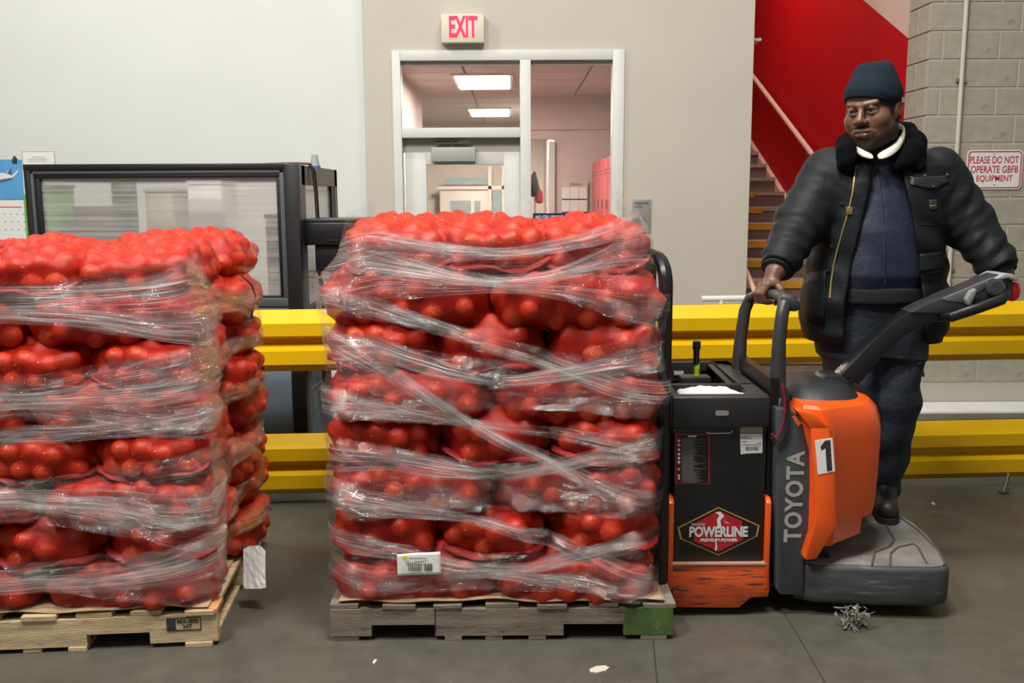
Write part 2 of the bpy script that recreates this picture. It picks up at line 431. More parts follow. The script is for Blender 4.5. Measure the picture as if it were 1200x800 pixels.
# far door with glazing
fd = at(515, 215, 15.9)[0]; fe = at(572, 215, 15.9)[0]
def ZF(py): return at(545, py, 15.9)[2]
M_fard = mat('cream_door_paint', (0.74, 0.66, 0.58), 0.5)
d4 = struct('door_3', MB().box((fd, 15.9, 0), (fe, 15.95, ZF(222))), M_fard, bevel=0.006)
M_pane2 = mat('bluish_pane', (0.34, 0.44, 0.45), 0.15)
obj('pane', MB().box((at(528, 240, 15.9)[0], 15.885, ZF(262)), (at(552, 240, 15.9)[0], 15.9, ZF(235))), M_pane2, d4)
obj('pane', MB().box((at(556, 240, 15.9)[0], 15.885, ZF(262)), (at(563, 240, 15.9)[0], 15.9, ZF(235))), M_pane2, d4)
w3 = struct('window_3', MB().box((at(512, 200, 15.9)[0], 15.86, ZF(222)), (at(600, 200, 15.9)[0], 15.95, ZF(218))).box((fe, 15.86, 0), (at(576, 200, 15.9)[0], 15.95, ZF(195))).box((at(588, 200, 15.9)[0], 15.86, 0), (at(592, 200, 15.9)[0], 15.95, ZF(195))), M_fard)
obj('pane', MB().box((at(577, 200, 15.9)[0], 15.9, 0.9), (at(588, 200, 15.9)[0], 15.92, ZF(224))), M_pane2, w3)
obj('pane', MB().box((fd + 0.1, 15.9, ZF(216)), (fe, 15.92, ZF(208))), M_pane2, w3)
# red lockers, each with doors
M_lock = mat('red_locker_paint', (0.60, 0.10, 0.11), 0.4, var=0.05)
la, lb = 8.9, 11.75
lxf = at(694, 230, 11.7)[0]
for k in range(6):
    y0, y1 = la + k * (lb - la) / 6, la + (k + 1) * (lb - la) / 6
    lk = thing('locker', (1.1, y0, 0), 'red steel locker, %s from the office door in the row along the wall' % ['first', 'second', 'third', 'fourth', 'fifth', 'last'][k], 'locker', 'red lockers')
    zt = 1.95
    obj('body', MB().box((lxf + 0.02, y0, 0), (1.25, y1 - 0.01, zt)), M_lock, lk, bevel=0.004)
    for zz in (0.05, 1.0):
        dd = obj('door', MB().box((lxf, y0 + 0.015, zz), (lxf + 0.018, y1 - 0.025, zz + 0.93)), M_lock, lk, bevel=0.003)
        obj('handle', MB().box((lxf - 0.012, y0 + 0.05, zz + 0.42), (lxf, y0 + 0.08, zz + 0.52)), M_steel, dd)
        obj('vent_slots', MB().box((lxf - 0.003, y0 + 0.13, zz + 0.78), (lxf, y1 - 0.14, zz + 0.79)).box((lxf - 0.003, y0 + 0.13, zz + 0.82), (lxf, y1 - 0.14, zz + 0.83)), M_ink, dd)
# notice board of posters on the back wall
def bx(px): return at(px, 230, 11.75)[0]
def bz(py): return at(672, py, 11.75)[2]
nb = thing('notice_board', (bx(672), 11.78, bz(240)), 'labour law notice board with white sheets and blue bars on the office wall', 'poster')
obj('backing', MB().box((bx(657.5), 11.76, bz(285)), (bx(689), 11.795, bz(213))), mat('cream_board', (0.62, 0.55, 0.42), 0.6), nb)
M_navy = mat('navy_print', (0.02, 0.03, 0.13), 0.5)
for i, a in enumerate((658.5, 668.5, 678.8)):
    for j, b in enumerate((219.5, 234.5, 251)):
        obj('sheet', MB().box((bx(a), 11.752, bz(b + 13.5)), (bx(a + 9.2), 11.76, bz(b))), M_paper, nb)
obj('blue_bar', MB().box((bx(658.5), 11.752, bz(234)), (bx(688), 11.758, bz(232.7))).box((bx(658.5), 11.752, bz(250)), (bx(688), 11.758, bz(248.2))), M_navy, nb)
letters('heading', 'FEDERAL', bx(675), 11.757, bz(216), bx(682) - bx(668), 0.03, M_ink, nb)
# coat stand in the corridor
ex = at(627, 215, 13.2)
e = thing('coat_stand', (ex[0], 13.2, 0), 'coat stand with a dark coat and red bag in the office corridor', 'coat stand')
obj('base', MB().lathe([(0, 0), (0.17, 0), (0.17, 0.02), (0.03, 0.04), (0, 0.04)], (ex[0], 13.2, 0), 18), M_ink, e, smooth=True)
obj('pole', MB().tube([(ex[0], 13.2, 0.03), (ex[0], 13.2, 1.85)], 0.016), M_steel, e, smooth=True)
obj('dark_coat', MB().tube([(ex[0] - 0.02, 13.15, 1.88), (ex[0] - 0.03, 13.13, 1.78), (ex[0] - 0.01, 13.13, 1.62), (ex[0], 13.14, 1.55)], [0.03, 0.07, 0.08, 0.05], 12), M_black, e, smooth=True)
obj('red_bag', MB().tube([(ex[0] + 0.05, 13.1, 1.66), (ex[0] + 0.055, 13.1, 1.6), (ex[0] + 0.055, 13.1, 1.48), (ex[0] + 0.05, 13.1, 1.45)], [0.01, 0.05, 0.055, 0.03], 10), mat('bag_red', (0.35, 0.02, 0.03), 0.5), e, smooth=True)
# ================================================================== mesh onion sacks
def net_mat():
    t = NT('red_mesh_netting'); b = t.b
    uv = t.coords('UV')
    sep = t.new('ShaderNodeSeparateXYZ'); t.link(uv, sep.inputs[0])
    a = t.math('ADD', sep.outputs[0], sep.outputs[1]); d = t.math('SUBTRACT', sep.outputs[0], sep.outputs[1])
    k = math.pi * 2 / 0.0115
    sa = t.math('ABSOLUTE', t.math('SINE', t.math('MULTIPLY', a, k / 2)))
    sd = t.math('ABSOLUTE', t.math('SINE', t.math('MULTIPLY', d, k / 2)))
    mn = t.math('MINIMUM', sa, sd)
    v = t.coords('Object')
    dens = t.noise(v, 7, 3)
    thr = t.math('ADD', t.math('MULTIPLY', dens, 0.7), 0.22)
    hole = t.math('GREATER_THAN', mn, thr)
    c = t.ramp(t.noise(v, 30, 3), [(0.3, (0.36, 0.007, 0.004)), (0.7, (0.60, 0.022, 0.007))])
    t.link(c, b.inputs['Base Color']); b.inputs['Roughness'].default_value = 0.4; b.inputs['Specular IOR Level'].default_value = 0.4
    t.bump(t.math('MULTIPLY', mn, -1.0), 0.5, 0.001)
    tr = t.new('ShaderNodeBsdfTransparent'); mx = t.new('ShaderNodeMixShader')
    t.link(hole, mx.inputs[0]); t.link(b.outputs[0], mx.inputs[1]); t.link(tr.outputs[0], mx.inputs[2]); t.link(mx.outputs[0], t.out.inputs[0])
    return t.m
M_net = net_mat()
M_hem = mat('red_sewn_hem', (0.24, 0.006, 0.005), 0.8, var=0.25, scale=40, bump=0.3, bscale=220)
def onion_mat():
    t = NT('yellow_onion_skin'); v = t.coords('Object', (1, 1, 0.15))
    info = t.new('ShaderNodeObjectInfo')
    c = t.ramp(t.noise(v, 60, 4), [(0.3, (0.55, 0.09, 0.015)), (0.7, (0.72, 0.17, 0.03))])
    c2 = t.ramp(info.outputs['Random'], [(0.0, (0.66, 0.10, 0.02)), (0.5, (0.55, 0.065, 0.015)), (1.0, (0.74, 0.17, 0.04))])
    t.link(t.mixc(0.5, c, c2), t.b.inputs['Base Color']); t.b.inputs['Roughness'].default_value = 0.42
    return t.m
M_onion = onion_mat()
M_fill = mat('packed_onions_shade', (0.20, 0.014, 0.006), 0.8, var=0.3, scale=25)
def onion_mesh():
    prof = [(0.0, -0.96), (0.3, -0.93), (0.65, -0.74), (0.92, -0.38), (1.0, 0.0), (0.94, 0.36), (0.72, 0.7), (0.4, 0.9), (0.16, 1.0), (0.1, 1.1), (0.0, 1.12)]
    q = MB().lathe(prof, (0, 0, 0), 12); me = bpy.data.meshes.new('onion'); me.from_pydata(q.v, [], q.f)
    for p in me.polygons: p.use_smooth = True
    me.materials.append(M_onion); return me
ONION = onion_mesh()

def cube_grid(n):
    """Vertices of a subdivided cube (-1..1) with quads and per-corner uv in cube units."""
    idx, V, Fs, UVs = {}, [], [], []
    def vid(p):
        k = tuple(round(c, 5) for c in p)
        if k not in idx: idx[k] = len(V); V.append(p)
        return idx[k]
    for ax in range(3):
        u, w = (ax + 1) % 3, (ax + 2) % 3
        for sgn in (-1, 1):
            for i in range(n[u]):
                for j in range(n[w]):
                    q = []
                    for di, dj in ((0, 0), (1, 0), (1, 1), (0, 1)):
                        p = [0, 0, 0]; p[ax] = sgn; p[u] = -1 + 2 * (i + di) / n[u]; p[w] = -1 + 2 * (j + dj) / n[w]; q.append(tuple(p))
                    if sgn < 0: q = q[::-1]
                    Fs.append([vid(p) for p in q]); UVs.append([(p[u], p[w], u, w) for p in q])
    return np.array(V, float), Fs, UVs

def sack_shape(seed, a, b, c, crosswise):
    """One sack lying on its belly, half sizes a (x), b (y), c (z). Returns mesh, onion list, rim points."""
    rng = np.random.RandomState(seed)
    n = (int(a / 0.0072), int(b / 0.0085), int(c / 0.0075))
    V, Fs, UVs = cube_grid(n)
    e = np.array([3.4, 3.4, 2.4])
    ph = rng.rand(12) * 6.28
    def env(D):                                             # superellipsoid radius along unit directions
        f = lambda r: (np.abs(D[:, 0] * r / a) ** 4 + np.abs(D[:, 1] * r / b) ** 4) ** (3.2 / 4) + np.abs(D[:, 2] * r / c) ** 3.2
        return 1.0 / (f(np.ones(len(D))) ** (1 / 3.2))
    Dv = V * np.array([a, b, c]); Dv /= np.linalg.norm(Dv, axis=1)[:, None]
    def wob(P):
        x, y, z = P[:, 0] / a, P[:, 1] / b, P[:, 2]
        top = 0.10 * np.sin(2.2 * x + ph[0]) + 0.07 * np.sin(4.1 * x + 1.7 * y + ph[1]) + 0.06 * np.sin(3 * y + ph[2])
        k = 1 + top * np.clip(P[:, 2:3].ravel() / c, -0.3, 1)
        bulge = 1 + 0.05 * np.sin(3.4 * x + ph[3]) + 0.04 * np.sin(5 * y + ph[4])
        droop = -0.018 * (x ** 4) * (1 if not crosswise else 0.6)
        return np.stack([P[:, 0] * (1 + 0.03 * np.sin(3 * y + ph[5])), P[:, 1] * bulge, z * k + droop], 1)
    B = wob(Dv * env(Dv)[:, None])
    # normals by face accumulation
    N = np.zeros_like(B); FA = np.array(Fs)
    fn = np.cross(B[FA[:, 2]] - B[FA[:, 0]], B[FA[:, 3]] - B[FA[:, 1]])
    for k in range(4): np.add.at(N, FA[:, k], fn)
    N /= np.linalg.norm(N, axis=1)[:, None] + 1e-12
    # onions just under the skin
    order = rng.permutation(len(B)); cs, rs = [], []
    for i in order:
        r = rng.uniform(0.033, 0.043)
        p = B[i] - N[i] * (r + 0.002)
        if cs:
            d = np.linalg.norm(np.array(cs) - p, axis=1)
            if (d < (np.array(rs) + r) * 0.93).any(): continue
        cs.append(p); rs.append(r)
    Cc, Rr = np.array(cs), np.array(rs)
    base = B - N * 0.026
    h = np.full(len(B), 0.0)
    for p, r in zip(Cc, Rr):
        d = p - base; t = (d * N).sum(1); q = (d * d).sum(1) - t * t
        rr = r + 0.0025
        ok = q < rr * rr
        hh = np.where(ok, t + np.sqrt(np.maximum(rr * rr - q, 0)), 0)
        kk = 0.006                                       # smooth maximum: the net spans the hollows
        m = np.clip(0.5 + 0.5 * (hh - h) / kk, 0, 1)
        h = np.where(hh > h - kk, h * (1 - m) + hh * m + kk * m * (1 - m), h)
    P = base + N * np.clip(h, 0, 0.045)[:, None]
    adj = np.concatenate([FA[:, [0, 1]], FA[:, [1, 2]], FA[:, [2, 3]], FA[:, [3, 0]]])
    deg = np.bincount(adj[:, 0], minlength=len(P)).astype(float)
    for it in range(2):
        S = np.zeros_like(P)
        np.add.at(S, adj[:, 0], P[adj[:, 1]])
        P = np.where((h < 0.02)[:, None], 0.45 * P + 0.55 * S / deg[:, None], 0.85 * P + 0.15 * S / deg[:, None])
    me = bpy.data.meshes.new('net'); me.from_pydata(P.tolist(), [], FA.tolist())
    uvl = me.uv_layers.new(name='uv'); half = (a, b, c)
    flat = np.array([[x * half[u], y * half[w]] for q in UVs for (x, y, u, w) in q], np.float32).ravel()
    uvl.data.foreach_set('uv', flat)
    me.polygons.foreach_set('use_smooth', [True] * len(FA)); me.materials.append(M_net)
    # dark inner mass so the sack is not hollow
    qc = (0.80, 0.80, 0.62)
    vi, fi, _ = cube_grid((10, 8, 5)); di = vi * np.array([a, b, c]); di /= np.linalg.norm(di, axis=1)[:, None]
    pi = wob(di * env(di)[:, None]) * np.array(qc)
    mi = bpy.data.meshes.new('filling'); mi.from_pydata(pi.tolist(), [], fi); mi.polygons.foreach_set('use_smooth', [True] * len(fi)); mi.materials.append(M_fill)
    on = []
    for p, r in zip(Cc, Rr):
        i = np.argmin(((B - p) ** 2).sum(1)); on.append((p, r, N[i], rng.rand(3) * 6.28))
    hem = None
    if crosswise:                                       # sewn mouth: a frilled lip along the front end
        q = MB(); nn = 40; rings = []
        for k in range(nn + 1):
            u = -1 + 2 * k / nn
            x = u * a * 0.9; sag = -c * 0.36 - 0.022 * (1 - u * u) + 0.010 * math.sin(5 * u + ph[6])
            y = -b * 0.965 + 0.06 * u ** 6 + 0.003 * math.sin(23 * u + ph[7])
            w = 0.006 + 0.006 * math.sin(7 * u + ph[8]) + 0.003 * math.sin(17 * u)
            rings.append([(x, y + 0.03, sag + 0.012), (x, y + 0.002, sag + 0.006), (x, y - 0.006, sag - w * 0.5), (x, y - 0.002, sag - w * 0.6 - 0.004), (x, y + 0.02, sag - 0.006)])
        q.loft(rings)
        o = obj('hem', q, M_hem, None, smooth=True, angle=80, sub=0); hem = o.data; bpy.data.objects.remove(o)
    return dict(net=me, fill=mi, onions=on, hem=hem, pts=P, size=(a, b, c))

LONG = [sack_shape(10 + k, 0.306, 0.225, 0.120, False) for k in range(3)]
CROSS = [sack_shape(30 + k, 0.212, 0.31, 0.120, True) for k in range(4)]
TOPC = [sack_shape(50 + k, 0.212, 0.31, 0.108, True) for k in range(3)]

# ------------------------------------------------------------------ pallets
def wood(name, col, dark, wearc=None):
    return mat(name, col, 0.8, var=0.3, scale=6, bump=0.5, bscale=45, stretch=(0.6, 6, 6), wear=(dark, 0.60, 9))
W_old = wood('weathered_grey_wood', (0.20, 0.168, 0.128), (0.075, 0.062, 0.048))
W_new = wood('fresh_pine_wood', (0.50, 0.385, 0.225), (0.32, 0.22, 0.11))
W_green = mat('green_painted_wood', (0.065, 0.125, 0.026), 0.7, var=0.3, scale=14, wear=((0.2, 0.17, 0.12), 0.63, 16))
W_orange = mat('orange_stained_wood', (0.5, 0.24, 0.10), 0.75, var=0.3, scale=10)
M_kraft = mat('kraft_paper', (0.42, 0.29, 0.17), 0.8, var=0.12, scale=8, bump=0.2, bscale=30)
ZT = 0.138
def pallet(name, corner, rot, label, wm, notches, tweak):
    t = thing(name, (corner[0], corner[1], 0), label, 'pallet', 'wooden pallets under the sacks')
    t.rotation_euler.z = rot
    L, D = 1.219, 1.016
    for y in (0.0, 0.489, 0.978):
        out = [(0, 0.018), (0, 0.118), (L, 0.118), (L, 0.018)]
        for (n0, n1) in notches[::-1]:
            out += [(n1, 0.018), (n1 - 0.012, 0.058), (n0 + 0.012, 0.058), (n0, 0.018)]
        q = MB()
        # build notched beam as a strip of boxes so every face is convex
        xs = [0] + [v for n in notches for v in n] + [L]
        for k in range(len(xs) - 1):
            zl_ = 0.018 if k % 2 == 0 else 0.060
            q.prism([(xs[k], zl_), (xs[k], 0.118), (xs[k + 1], 0.118), (xs[k + 1], zl_)], y, y + 0.038)
        s = obj('stringer', q, wm, t, local=True)
        if y == 0: tweak(t, s)
    for k in range(7):
        x = k * (L - 0.11) / 6
        obj('deck_board', MB().box((x + random.uniform(-.004, .004), random.uniform(-0.012, 0.006), 0.119), (x + 0.11 + random.uniform(-0.012, 0.01), D, 0.136 + random.uniform(-.002, .002))), wm, t, local=True, bevel=0.002, seg=1)
    for k, x in enumerate((0.0, 0.40, 0.545, 0.70, 1.10)):
        obj('bottom_board', MB().box((x + 0.006, random.uniform(-0.008, 0.004), 0.0), (x + (0.10 if k in (0, 4) else 0.068), D, 0.0175)), wm, t, local=True, bevel=0.002, seg=1)
    return t
PC = (-0.652, 3.212); PLr = math.atan2(0.062, 0.742)
PL = (-1.045 - 1.219 * math.cos(PLr), 3.184 - 1.219 * math.sin(PLr))
def tw_c(t, s):
    obj('green_end', MB().box((1.048, -0.0025, 0.019), (1.2195, 0.0395, 0.1185)), W_green, s, local=True)
    obj('crack', MB().box((0.372, -0.002, 0.03), (0.376, 0.01, 0.118)), M_ink, s, local=True)
def tw_l(t, s):
    obj('orange_corner', MB().box((1.12, -0.004, 0.1195), (1.2205, 0.10, 0.1375)), W_orange, s, local=True)
    m = Matrix.Rotation(0, 4, 'Z')
    x0 = 1.045
    q = MB()
    for a in ((0, 0.118, 0.107, 0.114), (0, 0.118, 0.062, 0.066)): q.box((x0 + a[0], -0.0025, a[2]), (x0 + a[1], 0.001, a[2] + 0.003))
    q.box((x0, -0.0025, 0.062), (x0 + 0.003, 0.001, 0.11)).box((x0 + 0.115, -0.0025, 0.062), (x0 + 0.118, 0.001, 0.11)).box((x0, -0.003, 0.066), (x0 + 0.03, 0.001, 0.108))
    obj('heat_stamp', q, M_ink, s, local=True)
    for txt, zz, w in (('MX-005', 0.096, 0.072), ('HT', 0.077, 0.03)):
        mb = place(solid(text_mb(txt, w, 0.014, 0.02), 0.001), Matrix.Translation((x0 + 0.072, -0.0015, zz)))
        obj('stamp_text', mb, M_ink, s, local=True)
pallet('wooden_pallet', PC, 0, 'weathered grey wooden pallet with a green painted end under the middle sack stack', W_old, [(0.145, 0.372), (0.83, 1.045)], tw_c)
pallet('wooden_pallet', PL, PLr, 'light pine wooden pallet with a dark stamp under the left sack stack', W_new, [(0.18, 0.38), (0.77, 0.985)], tw_l)
def slip(corner, rot, label, seed):
    rng = random.Random(seed); q = MB(); nx, ny = 60, 14; vs = []; fs = []
    for j in range(ny + 1):
        for i in range(nx + 1):
            u, v = i / nx, j / ny
            x = 0.03 + u * 1.16; y = 0.006 + v * 0.99
            z = ZT + 0.004
            if j == 0:
                z += 0.004 + 0.006 * math.sin(u * 21 + seed) * math.sin(u * 9); y += 0.006 * math.sin(u * 17)
            vs.append((x, y, z))
    for j in range(ny):
        for i in range(nx):
            a = j * (nx + 1) + i; fs.append((a, a + 1, a + nx + 2, a + nx + 1))
    q.add(vs, fs)
    o = obj('slip_sheet', q, M_kraft, None, smooth=True)
    md = o.modifiers.new('t', 'SOLIDIFY'); md.thickness = 0.004; md.offset = 1
    o.location = (corner[0], corner[1], 0); o.rotation_euler.z = rot
    tag(o, label, 'paper sheet', 'kraft sheets on the pallets')
slip(PC, 0, 'wavy kraft paper sheet between the middle pallet and its sacks', 1.0)
slip(PL, PLr, 'wavy kraft paper sheet between the left pallet and its sacks', 2.5)

# ------------------------------------------------------------------ stacking the sacks
ORD = ['bottom', 'second', 'third', 'fourth', 'fifth', 'sixth', 'seventh', 'top']
STACK_PTS = {}
def add_sack(stack, M, shape, flip, label, group, face_dirs, show):
    t = bpy.data.objects.new('onion_sack', None); COL.objects.link(t); t.empty_display_size = 0.1
    a, b, c = shape['size']
    t.matrix_world = M
    tag(t, label, 'sack', group)
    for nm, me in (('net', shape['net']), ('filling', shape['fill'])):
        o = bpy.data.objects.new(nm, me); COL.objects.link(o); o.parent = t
    if shape['hem'] is not None and show:
        o = bpy.data.objects.new('hem', shape['hem']); COL.objects.link(o); o.parent = t
        if len(o.data.materials) == 0: o.data.materials.append(M_hem)
    R3 = np.array(M.to_3x3()); off = np.array(M.translation)
    STACK_PTS.setdefault(stack, []).append(shape['pts'] @ R3.T + off)
    if show:
        for p, r, n, rot in shape['onions']:
            nw = R3 @ n; nw /= np.linalg.norm(nw); pw = R3 @ p + off
            view = CAM - pw; view /= np.linalg.norm(view)
            if nw @ view < -0.05: continue
            o = bpy.data.objects.new('onion', ONION); COL.objects.link(o); o.parent = t
            o.location = p; o.scale = (r, r, r * 0.94); o.rotation_euler = rot
def build_stack(stack, corner, rot, where, xs_visible, sx, hl, zsc):
    Mr = Matrix.Translation((corner[0], corner[1], 0)) @ Matrix.Rotation(rot, 4, 'Z')
    rng = random.Random(7 if stack == 'c' else 19)
    z = ZT + 0.008
    for k in range(8):
        cz = z + k * hl + hl * 0.5
        ln = ORD[k]
        jit = lambda s: rng.uniform(-s, s)
        long_front = (k % 2 == 0)
        sq = 0.0 if k < 7 else -0.02
        fx = [0.293, 0.879] if long_front else [0.195, 0.586, 0.977]
        if k == 7: fx = [0.255, 0.60, 0.94]
        fx = [v + sx for v in fx]
        names = ['left', 'right'] if long_front else ['left', 'middle', 'right']
        for i, x in enumerate(fx):
            if not xs_visible(x, i, long_front): continue
            sh = (LONG if long_front else (TOPC if k == 7 else CROSS))
            s = sh[rng.randrange(len(sh))]
            y = 0.205 if long_front else 0.31
            M = Mr @ Matrix.Translation((x + jit(0.012), y + jit(0.012) + (0.03 if k == 7 else 0), cz + jit(0.006))) @ Matrix.Rotation(jit(0.05), 4, 'Z') @ Matrix.Rotation(jit(0.04), 4, 'Y') @ Matrix.Rotation(0.05 + jit(0.03), 4, 'X') @ Matrix.Diagonal((1, 1, zsc, 1))
            if long_front and rng.random() < 0.5: M = M @ Matrix.Rotation(math.pi, 4, 'Z')
            if long_front: lab = 'lengthwise red onion sack, %s of two in the %s layer of the %s stack' % (names[i], ln, where)
            else: lab = 'hemmed end-on red onion sack, %s one in the %s layer of the %s stack' % (names[i], ln, where)
            add_sack(stack, M, s, False, lab, 'onion sacks stacked on the %s pallet' % where, None, True)
        bx_ = [0.195, 0.586, 0.977] if long_front else [0.293, 0.879]
        bx_ = [v + sx * 1.9 for v in bx_]
        for i, x in enumerate(bx_):
            if stack == 'l' and x < 0.8: continue
            sh = (CROSS if long_front else LONG); s = sh[rng.randrange(len(sh))]
            y = 0.705 if long_front else 0.80
            flank = (stack == 'l') or k == 7
            if not flank and 0.25 < x < 0.93 and k < 6: continue
            M = Mr @ Matrix.Translation((x + jit(0.01), y + jit(0.01), cz + jit(0.006))) @ Matrix.Rotation(math.pi if long_front else jit(.03), 4, 'Z') @ Matrix.Diagonal((1, 1, zsc, 1))
            if k == 7 and stack == 'c': M = M @ Matrix.Translation((0, 0, -0.01))
            lab = 'red onion sack at the rear %s, %s layer of the %s stack' % ('right' if i == len(bx_) - 1 else 'left' if i == 0 else 'middle', ln, where)
            add_sack(stack, M, s, False, lab, 'onion sacks stacked on the %s pallet' % where, None, flank)
build_stack('c', (PC[0], PC[1]), 0, 'middle', lambda x, i, l: True, 0.0, 0.1655, 1.0)
build_stack('l', (PL[0], PL[1] - 0.005), PLr, 'left', lambda x, i, l: True, 0.045, 0.1575, 0.94)
# ================================================================== stretch film
def film_mat(name, tint, amber=0.0, lo=0.52, hi=0.61):
    t = NT(name); b = t.b; uv = t.coords('UV')
    mp = t.new('ShaderNodeMapping'); mp.inputs['Scale'].default_value = (1.6, 34, 1); t.link(uv, mp.inputs[0])
    mp2 = t.new('ShaderNodeMapping'); mp2.inputs['Scale'].default_value = (3.0, 90, 1); t.link(uv, mp2.inputs[0])
    mp3 = t.new('ShaderNodeMapping'); mp3.inputs['Scale'].default_value = (4.0, 5, 1); t.link(uv, mp3.inputs[0])
    n1 = t.noise(mp.outputs[0], 1.0, 3, 0.6); n2 = t.noise(mp2.outputs[0], 1.0, 2, 0.5); n3 = t.noise(mp3.outputs[0], 1.0, 2)
    st = t.ramp(t.math('ADD', t.math('MULTIPLY', n1, 0.6), t.math('MULTIPLY', n2, 0.4)), [(lo, 0.0), (hi, 1.0)])
    patch = t.ramp(n3, [(0.36, 0.08), (0.60, 1.0)])
    at_ = t.new('ShaderNodeAttribute'); at_.attribute_name = 'dens'
    al = t.math('MULTIPLY', t.math('ADD', t.math('MULTIPLY', t.math('MULTIPLY', st, patch), 1.15), 0.02), at_.outputs['Fac'])
    al = t.math('MINIMUM', al, 0.95)
    b.inputs['Base Color'].default_value = (*tint, 1); b.inputs['Roughness'].default_value = 0.16
    b.inputs['Specular IOR Level'].default_value = 0.9
    t.bump(t.math('ADD', n1, n2), 0.8, 0.02)
    g = t.new('ShaderNodeBsdfGlossy'); g.inputs['Roughness'].default_value = 0.14
    t.link(b.inputs['Normal'].links[0].from_socket, g.inputs['Normal'])
    tr = t.new('ShaderNodeBsdfTransparent'); tr.inputs[0].default_value = (0.985, 0.97, 0.96, 1) if not amber else (0.98, 0.955, 0.89, 1)
    m0 = t.new('ShaderNodeMixShader'); m0.inputs[0].default_value = 0.075
    t.link(tr.outputs[0], m0.inputs[1]); t.link(g.outputs[0], m0.inputs[2])
    mx = t.new('ShaderNodeMixShader'); t.link(al, mx.inputs[0]); t.link(m0.outputs[0], mx.inputs[1])
    g2 = t.new('ShaderNodeBsdfGlossy'); g2.inputs['Roughness'].default_value = 0.38; t.link(b.inputs['Normal'].links[0].from_socket, g2.inputs['Normal'])
    m2 = t.new('ShaderNodeMixShader'); m2.inputs[0].default_value = 0.0 if amber else 0.15; t.link(b.outputs[0], m2.inputs[1]); t.link(g2.outputs[0], m2.inputs[2]); t.link(m2.outputs[0], mx.inputs[2])
    t.link(mx.outputs[0], t.out.inputs[0]); return t.m
M_film = film_mat('clear_stretch_film', (0.97, 0.95, 0.94))  # white streaks put lamp glints of the wrinkled film into its colour
M_film_amber = film_mat('amber_stretch_film', (0.74, 0.53, 0.22), 1, 0.44, 0.58)

